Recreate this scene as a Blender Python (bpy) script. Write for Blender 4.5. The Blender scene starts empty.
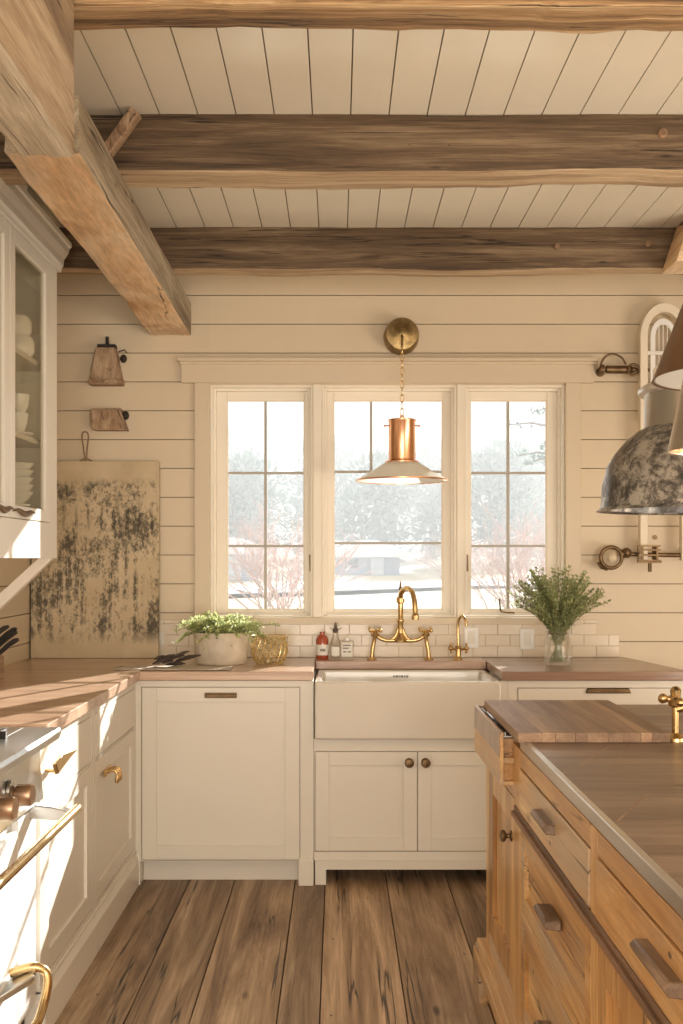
import bpy, bmesh, math, random
from mathutils import Vector, Matrix, noise

random.seed(7)
PI = math.pi
C = bpy.context.scene.collection

# ------------------------------------------------------------------ camera
EYE = 1.39
cam_d = bpy.data.cameras.new('camera')
cam = bpy.data.objects.new('camera', cam_d); C.objects.link(cam)
cam.location = (0, 0, EYE); cam.rotation_euler = (PI/2, 0, 0)
cam_d.sensor_fit = 'VERTICAL'; cam_d.sensor_height = 36
cam_d.lens = 1040/1024*36
cam_d.shift_x = 3.5/1024; cam_d.shift_y = 46/1024
cam_d.clip_start = 0.05; cam_d.clip_end = 300
bpy.context.scene.camera = cam

# ------------------------------------------------------------------ world, sun, lights, exposure
vs = bpy.context.scene.view_settings
vs.view_transform = 'Standard'; vs.look = 'None'; vs.gamma = 1; vs.use_curve_mapping = False
vs.exposure = 0.0
w = bpy.data.worlds.new('world'); bpy.context.scene.world = w; w.use_nodes = True
bg = w.node_tree.nodes['Background']
bg.inputs[0].default_value = (0.96, 0.97, 0.975, 1); bg.inputs[1].default_value = 1.0

def lamp(name, kind, loc, energy, color, direction=None, **kw):
    d = bpy.data.lights.new(name, kind); d.energy = energy; d.color = color
    for k, v in kw.items(): setattr(d, k, v)
    o = bpy.data.objects.new(name, d); C.objects.link(o); o.location = loc
    if direction: o.rotation_euler = Vector(direction).to_track_quat('-Z', 'Y').to_euler()
    return o
lamp('sun', 'SUN', (5, 12, 6), 17.0, (1.0, 0.96, 0.91), (-0.5, -1.0, -0.475), angle=math.radians(0.6))
# added warm fill lamps, unseen: behind the camera and by the right wall
lamp('rear_fill_light', 'AREA', (0.6, -2.45, 1.2), 180, (1.0, 0.90, 0.775), (0, 1, 0.45), shape='RECTANGLE', size=3.4, size_y=2.0)
lamp('side_fill_light', 'AREA', (3.12, 1.6, 1.05), 125, (1.0, 0.89, 0.75), (-1, 0.15, 0.75), shape='RECTANGLE', size=2.8, size_y=1.5)

# ------------------------------------------------------------------ material helpers
def new_mat(name):
    m = bpy.data.materials.new(name); m.use_nodes = True
    nt = m.node_tree; b = nt.nodes['Principled BSDF']
    return m, nt, b
def N(nt, t, **kw):
    n = nt.nodes.new(t)
    for k, v in kw.items(): setattr(n, k, v)
    return n
def L(nt, a, b): nt.links.new(a, b)
def rgba(c): return (c[0], c[1], c[2], 1)

def ramp(nt, src, stops):
    r = N(nt, 'ShaderNodeValToRGB')
    e = r.color_ramp.elements
    e[0].position, e[0].color = stops[0][0], rgba(stops[0][1])
    e[1].position, e[1].color = stops[-1][0], rgba(stops[-1][1])
    for p, c in stops[1:-1]:
        x = e.new(p); x.color = rgba(c)
    L(nt, src, r.inputs[0]); return r.outputs[0]
def mixc(nt, f, a, b, mode='MIX'):
    m = N(nt, 'ShaderNodeMix', data_type='RGBA', blend_type=mode)
    if hasattr(f, 'links'): L(nt, f, m.inputs[0])
    else: m.inputs[0].default_value = f
    for i, s in ((6, a), (7, b)):
        if hasattr(s, 'links'): L(nt, s, m.inputs[i])
        else: m.inputs[i].default_value = rgba(s)
    return m.outputs[2]
def mth(nt, op, a, b=None, clamp=False):
    m = N(nt, 'ShaderNodeMath', operation=op); m.use_clamp = clamp
    for i, s in ((0, a), (1, b)):
        if s is None: continue
        if hasattr(s, 'links'): L(nt, s, m.inputs[i])
        else: m.inputs[i].default_value = s
    return m.outputs[0]
def coords(nt, sc, islands=True):
    tc = N(nt, 'ShaderNodeTexCoord'); v = tc.outputs['Object']
    if islands:
        g = N(nt, 'ShaderNodeNewGeometry'); oi = N(nt, 'ShaderNodeObjectInfo')
        r = mth(nt, 'ADD', mth(nt, 'MULTIPLY', g.outputs['Random Per Island'], 31.0), mth(nt, 'MULTIPLY', oi.outputs['Random'], 17.0))
        a = N(nt, 'ShaderNodeVectorMath', operation='ADD'); L(nt, v, a.inputs[0]); L(nt, r, a.inputs[1]); v = a.outputs[0]
    m = N(nt, 'ShaderNodeMapping'); L(nt, v, m.inputs[0]); m.inputs['Scale'].default_value = sc
    return m.outputs[0]
def tex_noise(nt, v, scale, detail=6, rough=.6, dist=0):
    n = N(nt, 'ShaderNodeTexNoise'); L(nt, v, n.inputs['Vector'])
    n.inputs['Scale'].default_value = scale; n.inputs['Detail'].default_value = detail
    n.inputs['Roughness'].default_value = rough; n.inputs['Distortion'].default_value = dist
    return n.outputs['Fac']
def bump(nt, b, h, strength=.3, dist=.01):
    n = N(nt, 'ShaderNodeBump'); n.inputs['Strength'].default_value = strength; n.inputs['Distance'].default_value = dist
    L(nt, h, n.inputs['Height']); L(nt, n.outputs[0], b.inputs['Normal'])

def plain(name, col, rough=.5, metal=0, spec=.5, vary=0.0, vscale=6, coat=0, bmp=0):
    m, nt, b = new_mat(name)
    b.inputs['Roughness'].default_value = rough; b.inputs['Metallic'].default_value = metal
    b.inputs['Specular IOR Level'].default_value = spec; b.inputs['Coat Weight'].default_value = coat
    v = coords(nt, (1, 1, 1)); n = tex_noise(nt, v, vscale, 5)
    lo = tuple(c*(1-vary) for c in col); hi = tuple(min(1, c*(1+vary*.5)) for c in col)
    L(nt, ramp(nt, n, [(.3, lo), (.7, hi)]), b.inputs['Base Color'])
    if bmp: bump(nt, b, tex_noise(nt, v, vscale*6, 4), bmp, .004)
    return m

def wood(name, dark, mid, light, axis, across=7.0, along=.55, rough=.5, knots=.5, cracks=.5, coat=0, island_var=.25, bmp=.4, spots=0.0, grainmul=.35, patch=None):
    m, nt, b = new_mat(name)
    def sc(a, l): s = [a, a, a]; s['xyz'.index(axis)] = l; return tuple(s)
    n1 = tex_noise(nt, coords(nt, sc(across, along)), 1.0, 9, .66, .7)
    col = ramp(nt, n1, [(.33, dark), (.5, mid), (.66, light)])
    if patch:
        n5 = tex_noise(nt, coords(nt, sc(across*.35, along*1.2)), 1.0, 4, .5, .6)
        f = ramp(nt, n5, [(.47, (0, 0, 0)), (.62, (1, 1, 1))]); col = mixc(nt, f, col, patch)
    n2 = tex_noise(nt, coords(nt, sc(across*14, along*4)), 1.0, 5, .7, .3)
    col = mixc(nt, grainmul*1.6, col, ramp(nt, n2, [(.3, (.35, .3, .27)), (.62, (1, 1, 1))]), 'MULTIPLY')
    h = n2
    if knots:
        vz = N(nt, 'ShaderNodeTexVoronoi'); L(nt, coords(nt, sc(across*.55, along*2.3)), vz.inputs['Vector']); vz.inputs['Scale'].default_value = 1.0
        k = ramp(nt, vz.outputs['Distance'], [(.03, (1, 1, 1)), (.03+.14*knots, (0, 0, 0))])
        col = mixc(nt, mth(nt, 'MULTIPLY', k, .85), col, tuple(c*.28 for c in dark))
    if spots:
        v2 = N(nt, 'ShaderNodeTexVoronoi'); L(nt, coords(nt, sc(across*1.4, across*.8)), v2.inputs['Vector']); v2.inputs['Scale'].default_value = 1.0
        k = ramp(nt, v2.outputs['Distance'], [(.04, (1, 1, 1)), (.04+.06*spots, (0, 0, 0))])
        col = mixc(nt, k, col, (.05, .03, .02))
    if cracks:
        n3 = tex_noise(nt, coords(nt, sc(across*1.1, along*.4)), 1.0, 4, .55, .12)
        d = mth(nt, 'ABSOLUTE', mth(nt, 'SUBTRACT', n3, .5))
        gate = ramp(nt, tex_noise(nt, coords(nt, sc(across*.5, along*1.3)), 1.0, 2), [(.50, (0, 0, 0)), (.56, (1, 1, 1))])
        k = mth(nt, 'MULTIPLY', ramp(nt, d, [(.002, (1, 1, 1)), (.002+.010*cracks, (0, 0, 0))]), gate)
        col = mixc(nt, k, col, (.03, .02, .015))
        h = mth(nt, 'SUBTRACT', mth(nt, 'MULTIPLY', n2, .4), k)
    if island_var:
        g = N(nt, 'ShaderNodeNewGeometry')
        f = mth(nt, 'ADD', mth(nt, 'MULTIPLY', g.outputs['Random Per Island'], island_var*2), 1-island_var)
        cc = N(nt, 'ShaderNodeCombineColor')
        for i in range(3): L(nt, f, cc.inputs[i])
        col = mixc(nt, 1.0, col, cc.outputs[0], 'MULTIPLY')
    L(nt, col, b.inputs['Base Color'])
    b.inputs['Roughness'].default_value = rough; b.inputs['Coat Weight'].default_value = coat; b.inputs['Coat Roughness'].default_value = .2
    if bmp: bump(nt, b, h, bmp, .006)
    return m

M = {}
M['paint'] = plain('cream_paint', (.69, .575, .415), .38, vary=.03, vscale=2)
M['ceil'] = plain('ceiling_paint', (.86, .80, .67), .24, vary=.04, vscale=1.5)
M['casing'] = plain('casing_paint', (.67, .56, .41), .38, vary=.02)
M['groove'] = plain('groove_shadow_paint', (.36, .28, .20), .8)
M['cab'] = plain('cabinet_paint', (.80, .75, .66), .34, vary=.03, vscale=2)
M['win'] = plain('lit_window_paint', (.86, .79, .67), .4)  # lighter than the casing: window light put into the colour
M['muntin'] = plain('backlit_muntin_paint', (.42, .39, .34), .4)  # frame paint darkened, backlit shade put into the colour
M['tile'] = plain('pale_tile', (.80, .70, .56), .18, vary=.07, vscale=3)
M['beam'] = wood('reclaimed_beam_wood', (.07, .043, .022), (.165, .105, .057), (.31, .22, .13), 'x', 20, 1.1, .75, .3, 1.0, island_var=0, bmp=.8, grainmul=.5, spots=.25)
M['beam_uplit'] = wood('uplit_beam_underside', (.26, .16, .085), (.52, .37, .22), (.74, .57, .38), 'x', 16, .8, .75, .3, 1.0, island_var=0, bmp=.8, grainmul=.4)  # paler than the sides: light from below painted into the wood
M['beam_front'] = wood('hewn_beam_wood', (.12, .06, .025), (.46, .28, .13), (.80, .58, .33), 'x', 30, .8, .7, .3, 1.0, island_var=0, bmp=.9, grainmul=.5)
M['beam_y'] = wood('honey_bounce_wood', (.58, .33, .16), (.86, .58, .33), (.94, .74, .50), 'y', 5, 1.5, .6, .3, .7, island_var=0, bmp=.5, spots=.35, patch=(.93, .74, .53))  # honey wood brightened, warm bounce from below painted into its colour
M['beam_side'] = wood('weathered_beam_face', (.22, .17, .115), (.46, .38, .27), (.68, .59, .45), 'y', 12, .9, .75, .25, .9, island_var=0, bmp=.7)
M['timber'] = wood('header_timber_wood', (.20, .14, .09), (.42, .31, .2), (.58, .46, .33), 'y', 12, 1.4, .7, .3, .8, island_var=0, bmp=.7)
M['floor'] = wood('floor_plank_wood', (.14, .08, .042), (.40, .27, .165), (.68, .50, .33), 'y', 10, .7, .5, .35, .9, island_var=.24, bmp=.5, spots=.3)
M['counter'] = wood('counter_wood', (.40, .23, .14), (.54, .35, .23), (.66, .47, .33), 'x', 10, .8, .33, 0, 0, coat=.6, island_var=.08, bmp=.1, grainmul=.2)
M['walnut'] = wood('walnut_counter_wood', (.19, .10, .06), (.30, .17, .105), (.40, .25, .16), 'x', 10, .7, .33, 0, 0, coat=.6, island_var=.05, bmp=.1, grainmul=.2)
M['pine_z'] = wood('island_pine_upright', (.36, .17, .05), (.66, .37, .13), (.88, .60, .27), 'z', 8, .9, .38, .4, .4, coat=.25, island_var=.1, bmp=.2, spots=.35, grainmul=.25)
M['pine_y'] = wood('island_pine_level', (.34, .16, .05), (.64, .36, .135), (.88, .61, .29), 'y', 8, .9, .38, .4, .5, coat=.25, island_var=.12, bmp=.2, spots=.45, grainmul=.25, patch=(.56, .41, .26))
M['pine_dark'] = wood('island_dark_rail', (.14, .08, .04), (.27, .15, .08), (.38, .22, .12), 'y', 10, 1, .5, 0, .3, island_var=.1, bmp=.2)
M['slab'] = wood('island_slab_top', (.12, .075, .052), (.21, .14, .10), (.32, .225, .165), 'x', 9, .9, .38, .1, 0, coat=.12, island_var=.12, bmp=.08, grainmul=.2)
M['board'] = wood('chopping_board_wood', (.22, .125, .07), (.34, .21, .125), (.48, .32, .19), 'y', 12, 1.2, .45, .1, 0, island_var=.28, bmp=.1, grainmul=.3)
M['oldwood'] = wood('weathered_block_wood', (.22, .13, .07), (.42, .28, .17), (.56, .41, .27), 'z', 16, 6, .8, .3, .5, island_var=0, bmp=.6)
M['brass'] = plain('aged_brass', (.66, .46, .22), .27, 1, vary=.15, vscale=20)
M['darkbrass'] = plain('dark_bronze', (.20, .13, .07), .45, .9, vary=.4, vscale=30)
M['copper'] = plain('brushed_copper', (.82, .46, .27), .26, 1, vary=.12, vscale=12)
M['steel'] = plain('stainless_steel', (.62, .62, .60), .28, 1, vary=.05)
M['pull'] = wood('dark_pull_wood', (.10, .06, .035), (.22, .14, .085), (.34, .23, .15), 'y', 20, 3, .4, 0, 0, island_var=0, bmp=.1)
M['iron'] = plain('black_iron', (.035, .028, .022), .6, .4)
M['black'] = plain('black_plastic', (.02, .02, .02), .4)
M['ceramic'] = plain('white_ceramic', (.72, .67, .59), .12, coat=.4)
M['china'] = plain('white_china', (.88, .87, .84), .2)
M['cordm'] = plain('jute_cord', (.28, .19, .11), .9)
M['cloth'] = plain('linen_cloth', (.62, .54, .44), .9, vary=.15, vscale=30)
def leafmat(name, col, vary):
    m = plain(name, col, .55, vary=vary, vscale=9); nt = m.node_tree; b = nt.nodes['Principled BSDF']
    t = N(nt, 'ShaderNodeBsdfTranslucent'); L(nt, b.inputs['Base Color'].links[0].from_socket, t.inputs[0])
    mx = N(nt, 'ShaderNodeMixShader'); mx.inputs[0].default_value = .4; L(nt, b.outputs[0], mx.inputs[1]); L(nt, t.outputs[0], mx.inputs[2])
    L(nt, mx.outputs[0], nt.nodes['Material Output'].inputs[0]); return m
M['leaf'] = leafmat('leaf_green', (.50, .55, .28), .5)
M['leaf2'] = leafmat('pale_leaf_green', (.66, .72, .36), .4)
M['stem'] = plain('stem_green', (.25, .26, .11), .7)
M['white'] = plain('white_card', (.8, .77, .7), .6)
M['bottlecap'] = plain('dark_stopper', (.10, .07, .05), .5)
M['amber'] = plain('amber_bottle', (.38, .07, .03), .12, coat=.6)
M['dried'] = plain('dark_dried_leaf', (.07, .05, .04), .8, vary=.5, vscale=30)
M['gold'] = plain('gold_wire', (.80, .62, .28), .3, .8)
M['logo'] = plain('grey_print', (.2, .19, .18), .5)

def glassy(name, tint=(1, 1, 1), gloss=.12, rough=.03, milk=0):
    m = bpy.data.materials.new(name); m.use_nodes = True; nt = m.node_tree; nt.nodes.clear()
    out = N(nt, 'ShaderNodeOutputMaterial'); t = N(nt, 'ShaderNodeBsdfTransparent'); t.inputs[0].default_value = rgba(tint)
    g = N(nt, 'ShaderNodeBsdfGlossy'); g.inputs['Roughness'].default_value = rough; g.inputs[0].default_value = (1, 1, 1, 1)
    lw = N(nt, 'ShaderNodeLayerWeight'); lw.inputs[0].default_value = .35
    mx = N(nt, 'ShaderNodeMixShader'); f = mth(nt, 'MULTIPLY', lw.outputs['Fresnel'], gloss*4, True); L(nt, f, mx.inputs[0])
    L(nt, t.outputs[0], mx.inputs[1]); L(nt, g.outputs[0], mx.inputs[2]); s = mx.outputs[0]
    if milk:
        d = N(nt, 'ShaderNodeBsdfTranslucent'); d.inputs[0].default_value = (.95, .92, .86, 1)
        d2 = N(nt, 'ShaderNodeBsdfDiffuse'); d2.inputs[0].default_value = (.92, .9, .85, 1)
        a = N(nt, 'ShaderNodeMixShader'); a.inputs[0].default_value = .35; L(nt, d.outputs[0], a.inputs[1]); L(nt, d2.outputs[0], a.inputs[2])
        m2 = N(nt, 'ShaderNodeMixShader'); m2.inputs[0].default_value = milk; L(nt, s, m2.inputs[1]); L(nt, a.outputs[0], m2.inputs[2]); s = m2.outputs[0]
    L(nt, s, out.inputs[0]); return m
M['pane'] = glassy('window_glass', (.98, .99, .99), .008)
M['jar'] = glassy('clear_glass', (.99, .99, .98), .12, .04, .05)
M['cabglass'] = glassy('cabinet_glass', (.90, .885, .83), .03, .03)
M['shade'] = glassy('milky_shade_glass', (.9, .9, .88), .04, .15, .8)

def galvanised():
    m, nt, b = new_mat('galvanised_zinc')
    n = tex_noise(nt, coords(nt, (1, 1, 1)), 30, 10, .8, .3); n0 = tex_noise(nt, coords(nt, (1, 1, 1)), 6, 3, .5, .5)
    f = mth(nt, 'ADD', mth(nt, 'MULTIPLY', n, .6), mth(nt, 'MULTIPLY', n0, .4))
    L(nt, ramp(nt, f, [(.43, (.035, .032, .03)), (.50, (.12, .11, .10)), (.57, (.46, .43, .38))]), b.inputs['Base Color'])
    b.inputs['Metallic'].default_value = .4; b.inputs['Roughness'].default_value = .42; b.inputs['Coat Weight'].default_value = .3
    return m
M['zinc'] = galvanised()
M['knobm'] = plain('brown_bronze_knob', (.48, .32, .21), .34, .9, vary=.15)
M['bronze_shade'] = plain('brown_bronze_shade', (.27, .16, .09), .35, .7, vary=.25, vscale=4)
M['nickel'] = plain('brushed_nickel', (.72, .69, .64), .3, 1)

def print_board():
    m, nt, b = new_mat('faded_forest_print')
    tc = N(nt, 'ShaderNodeTexCoord'); sep = N(nt, 'ShaderNodeSeparateXYZ'); L(nt, tc.outputs['Object'], sep.inputs[0])
    base = ramp(nt, tex_noise(nt, coords(nt, (1, 1, 1), False), 5, 6), [(.3, (.50, .39, .24)), (.7, (.66, .54, .37))])
    fine = tex_noise(nt, coords(nt, (60, 60, 38), False), 1, 9, .8, .2)
    big = tex_noise(nt, coords(nt, (6, 6, 4.2), False), 1, 3, .55, .5)
    vert = tex_noise(nt, coords(nt, (44, 1, 2.4), False), 1, 3, .5, .2)
    zz = sep.outputs['Z']
    lower = ramp(nt, zz, [(.40, (1, 1, 1)), (.58, (0, 0, 0))])
    f = mth(nt, 'ADD', mth(nt, 'MULTIPLY', fine, .62), mth(nt, 'MULTIPLY', big, .38))
    f = mth(nt, 'ADD', f, mth(nt, 'MULTIPLY', mth(nt, 'SUBTRACT', vert, .5), mth(nt, 'MULTIPLY', lower, .32)))
    blot = ramp(nt, f, [(.485, (0, 0, 0)), (.52, (.45, .45, .45)), (.57, (1, 1, 1))])
    band = mth(nt, 'MULTIPLY', ramp(nt, zz, [(.825, (1, 1, 1)), (.87, (0, 0, 0))]), ramp(nt, zz, [(.06, (0, 0, 0)), (.13, (1, 1, 1))]))
    # small dark firs across the upper third
    w1 = N(nt, 'ShaderNodeTexWave', wave_type='BANDS', bands_direction='X'); L(nt, coords(nt, (1, 1, 1), False), w1.inputs[0]); w1.inputs['Scale'].default_value = 5.2; w1.inputs['Distortion'].default_value = 2.5; w1.inputs['Detail'].default_value = 3
    firs = mth(nt, 'MULTIPLY', ramp(nt, w1.outputs['Fac'], [(.80, (0, 0, 0)), (.95, (1, 1, 1))]), ramp(nt, zz, [(.60, (0, 0, 0)), (.64, (1, 1, 1)), (.68, (1, 1, 1)), (.76, (0, 0, 0))]))
    k = mth(nt, 'MULTIPLY', mth(nt, 'ADD', mth(nt, 'MULTIPLY', blot, .92), mth(nt, 'MULTIPLY', mth(nt, 'MULTIPLY', firs, fine), .9), True), band)
    L(nt, mixc(nt, k, base, (.075, .065, .045)), b.inputs['Base Color'])
    b.inputs['Roughness'].default_value = .75
    return m
M['rack'] = plain('rack_cream_paint', (.82, .73, .58), .5)
M['lining'] = plain('grey_cream_lining', (.42, .38, .33), .6)
M['print'] = print_board()

# ------------------------------------------------------------------ geometry helpers
class MB:
    def __init__(s): s.bm = bmesh.new()
    def face(s, pts):
        vs_ = [s.bm.verts.new(p) for p in pts]
        return s.bm.faces.new(vs_)
    def box(s, x0, x1, y0, y1, z0, z1):
        v = [s.bm.verts.new((x, y, z)) for x in (x0, x1) for y in (y0, y1) for z in (z0, z1)]
        for q in ((0, 1, 3, 2), (4, 6, 7, 5), (0, 4, 5, 1), (2, 3, 7, 6), (0, 2, 6, 4), (1, 5, 7, 3)):
            s.bm.faces.new([v[i] for i in q])
        return s
    def fbox(s, F, u0, u1, w0, w1, v0, v1):
        k, P = F
        if k == 'y': return s.box(u0, u1, P-w1, P-w0, v0, v1)
        if k == 'x': return s.box(P+w0, P+w1, u0, u1, v0, v1)
        if k == '-x': return s.box(P-w1, P-w0, u0, u1, v0, v1)
        if k == '-y': return s.box(u0, u1, P+w0, P+w1, v0, v1)
    def holed(s, F, u0, u1, v0, v1, w0, w1, holes):
        us = sorted({u0, u1, *[h[i] for h in holes for i in (0, 1) if u0 < h[i] < u1]})
        vv = sorted({v0, v1, *[h[i] for h in holes for i in (2, 3) if v0 < h[i] < v1]})
        for i in range(len(us)-1):
            run = None
            for j in range(len(vv)-1):
                cu, cv = (us[i]+us[i+1])/2, (vv[j]+vv[j+1])/2
                inside = any(h[0] < cu < h[1] and h[2] < cv < h[3] for h in holes)
                if not inside:
                    run = (run[0], vv[j+1]) if run else (vv[j], vv[j+1])
                if (inside or j == len(vv)-2) and run:
                    s.fbox(F, us[i], us[i+1], w0, w1, run[0], run[1]); run = None
        return s
    def prism(s, pts, off):
        """closed polygon pts (3D) extruded by vector off"""
        a = [s.bm.verts.new(p) for p in pts]; o = Vector(off)
        b = [s.bm.verts.new(Vector(p)+o) for p in pts]
        n = len(pts); s.bm.faces.new(a); s.bm.faces.new(b[::-1])
        for i in range(n): s.bm.faces.new((a[i], a[(i+1) % n], b[(i+1) % n], b[i]))
        return s
    def lathe(s, prof, c=(0, 0, 0), axis='z', n=32, sx=1, sy=1, close=False):
        rings = []
        for r, h in prof:
            ring = []
            for i in range(n):
                a = 2*PI*i/n; p = (r*math.cos(a)*sx, r*math.sin(a)*sy, h)
                if axis == 'x': p = (h, p[0], p[1])
                if axis == '-x': p = (-h, p[0], p[1])
                if axis == 'y': p = (p[0], h, p[1])
                if axis == '-y': p = (p[0], -h, p[1])
                ring.append(s.bm.verts.new((p[0]+c[0], p[1]+c[1], p[2]+c[2])))
            rings.append(ring)
        for k in range(len(rings)-1):
            for i in range(n):
                s.bm.faces.new((rings[k][i], rings[k][(i+1) % n], rings[k+1][(i+1) % n], rings[k+1][i]))
        if close:
            for i in range(n): s.bm.faces.new((rings[-1][i], rings[-1][(i+1) % n], rings[0][(i+1) % n], rings[0][i]))
        else:
            s.bm.faces.new(rings[0]); s.bm.faces.new(rings[-1])
        return s
    def tube(s, path, r, n=10, closed=False, caps=True):
        P = [Vector(p) for p in path]; m = len(P)
        rr = r if isinstance(r, (list, tuple)) else [r]*m
        rings = []; up = None
        for i in range(m):
            if closed: t = P[(i+1) % m]-P[i-1]
            else: t = P[min(i+1, m-1)]-P[max(i-1, 0)]
            t = t.normalized() if t.length > 1e-9 else Vector((0, 0, 1))
            if up is None: up = Vector((0, 0, 1)) if abs(t.z) < .9 else Vector((0, 1, 0))
            a = t.cross(up); a = a.normalized() if a.length > 1e-6 else t.orthogonal().normalized()
            b = a.cross(t).normalized(); up = b
            rings.append([s.bm.verts.new(P[i]+(a*math.cos(2*PI*k/n)+b*math.sin(2*PI*k/n))*rr[i]) for k in range(n)])
        for i in range(m if closed else m-1):
            A, B = rings[i], rings[(i+1) % m]
            for k in range(n): s.bm.faces.new((A[k], A[(k+1) % n], B[(k+1) % n], B[k]))
        if not closed and caps: s.bm.faces.new(rings[0]); s.bm.faces.new(rings[-1])
        return s
    def ball(s, c, r, sz=1, n=12):
        pr = [(r*math.sin(PI*k/n) + 1e-5, -r*sz*math.cos(PI*k/n)) for k in range(n+1)]
        return s.lathe(pr, c, n=max(10, n))
    def leaf(s, p, d, l, wd, up=Vector((0, 0, 1))):
        d = Vector(d).normalized(); a = d.cross(up)
        a = a.normalized() if a.length > 1e-3 else d.orthogonal().normalized()
        q = d.cross(a).normalized(); p = Vector(p)
        v = [s.bm.verts.new(x) for x in (p, p+d*l*.35+a*wd*.5+q*wd*.12, p+d*l*.75+a*wd*.38, p+d*l-q*wd*.2, p+d*l*.75-a*wd*.38, p+d*l*.35-a*wd*.5+q*wd*.12)]
        s.bm.faces.new(v[0:4]); s.bm.faces.new((v[0], v[3], v[4], v[5]))
        return s
    def build(s, name, mat, parent=None, bevel=0, smooth=True, recalc=True, solid=0, base=None):
        bm = s.bm
        if recalc: bmesh.ops.recalc_face_normals(bm, faces=bm.faces)
        if parent is not None:
            r = parent
            while r.parent: r = r.parent
            org = Vector(r.location)
        else:
            xs = [v.co for v in bm.verts]
            lo = Vector([min(v[i] for v in xs) for i in range(3)]); hi = Vector([max(v[i] for v in xs) for i in range(3)])
            org = Vector(base) if base else Vector(((lo.x+hi.x)/2, (lo.y+hi.y)/2, lo.z))
        for v in bm.verts: v.co -= org
        me = bpy.data.meshes.new(name); bm.to_mesh(me); bm.free()
        me.materials.append(mat)
        if smooth:
            me.polygons.foreach_set('use_smooth', [True]*len(me.polygons))
            me.set_sharp_from_angle(angle=math.radians(38))
        o = bpy.data.objects.new(name, me); C.objects.link(o)
        if parent is not None: o.parent = parent
        else: o.location = org
        if solid:
            md = o.modifiers.new('solid', 'SOLIDIFY'); md.thickness = solid; md.offset = 0
        if bevel:
            md = o.modifiers.new('bevel', 'BEVEL'); md.width = bevel; md.segments = 2; md.limit_method = 'ANGLE'; md.angle_limit = math.radians(40)
        return o

def tag(o, label, cat, group=None, kind=None):
    o['label'] = label
    if cat: o['category'] = cat
    if group: o['group'] = group
    if kind: o['kind'] = kind
    return o
def thing(name, loc, label, cat, group=None, kind=None):
    o = bpy.data.objects.new(name, None); C.objects.link(o); o.location = loc; o.empty_display_size = .1
    return tag(o, label, cat, group, kind)
def struct(o, label=None):
    o['kind'] = 'structure'
    if label: o['label'] = label
    return o
def dup(root, loc, label=None, rotz=None, parts=True):
    r = root.copy(); C.objects.link(r); r.location = loc
    if rotz is not None: r.rotation_euler = (0, 0, rotz)
    if label: r['label'] = label
    if parts:
        for ch in list(root.children):
            c = ch.copy(); C.objects.link(c); c.parent = r
            for g in list(ch.children):
                d = g.copy(); C.objects.link(d); d.parent = c
    return r
def arc(c, r, a0, a1, n, plane='xz', ry=None):
    out = []
    for i in range(n+1):
        a = a0+(a1-a0)*i/n; u, v = r*math.cos(a), (ry or r)*math.sin(a)
        out.append({'xz': (c[0]+u, c[1], c[2]+v), 'yz': (c[0], c[1]+u, c[2]+v), 'xy': (c[0]+u, c[1]+v, c[2])}[plane])
    return out
def smooth_path(P, k=6):
    P = [Vector(p) for p in P]; out = []
    for i in range(len(P)-1):
        a = P[max(i-1, 0)]; b = P[i]; c = P[i+1]; d = P[min(i+2, len(P)-1)]
        for j in range(k):
            t = j/k
            out.append(.5*((2*b)+(c-a)*t+(2*a-5*b+4*c-d)*t*t+(3*b-a-3*c+d)*t**3))
    out.append(P[-1]); return out

# ------------------------------------------------------------------ room shell
WX0, WX1, WY, WF, CZ = -1.48, 3.2, 5.04, -2.6, 2.80
# back wall of horizontal boards, with the window opening
HOLE = (-.62, 1.10, 1.10, 2.23)
mb = MB(); F = ('y', WY)
z = CZ; pitch = .1398; seam0 = 1.39+(558-324.3)/206.3
zs = sorted([seam0+pitch*k for k in range(-14, 20)])
zs = [q for q in zs if 0 < q < CZ]; zs = [0]+zs+[CZ]
for a, b_ in zip(zs[:-1], zs[1:]):
    mb.holed(F, WX0, WX1, a+(.0022 if a else 0), b_-.0022, -.014, 0, [HOLE])
struct(mb.build('wall_back', M['paint'], smooth=False), 'cream horizontal board wall around the windows')
mb = MB().holed(F, WX0-.15, WX1+.15, 0, CZ, -.15, -.014, [HOLE])
struct(mb.build('wall_backing', M['groove'], smooth=False))
# left wall boards
mb = MB()
for a, b_ in zip(zs[:-1], zs[1:]): mb.fbox(('x', WX0), WF, WY, -.02, 0, a+(.0022 if a else 0), b_-.0022)
struct(mb.build('wall_left', M['paint'], smooth=False))
struct(MB().box(WX0-.16, WX0-.02, WF, WY, 0, CZ).build('wall_left_backing', M['groove'], smooth=False))
struct(MB().box(WX1, WX1+.15, WF, WY, 0, CZ).build('wall_right', M['paint'], smooth=False))
struct(MB().holed(('y', WF), WX0-.15, WX1+.15, 0, CZ, 0, .15, [(-1.1, 2.3, .7, 2.6)]).build('wall_front', M['paint'], smooth=False))
# ceiling boards run away from the camera
mb = MB(); x = -.081-.1215*11; i = 0
while x < WX1:
    x0 = max(WX0, x); x1 = min(WX1, x+.1215)
    if x1 > x0: mb.box(x0+.002, x1-.002, WF, WY, CZ, CZ+.014)
    x += .1215
struct(mb.build('ceiling', M['ceil'], smooth=False), 'cream board ceiling between the beams')
struct(MB().box(WX0-.15, WX1+.15, WF-.15, WY+.15, CZ+.014, CZ+.16).build('ceiling_backing', M['groove'], smooth=False))
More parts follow.
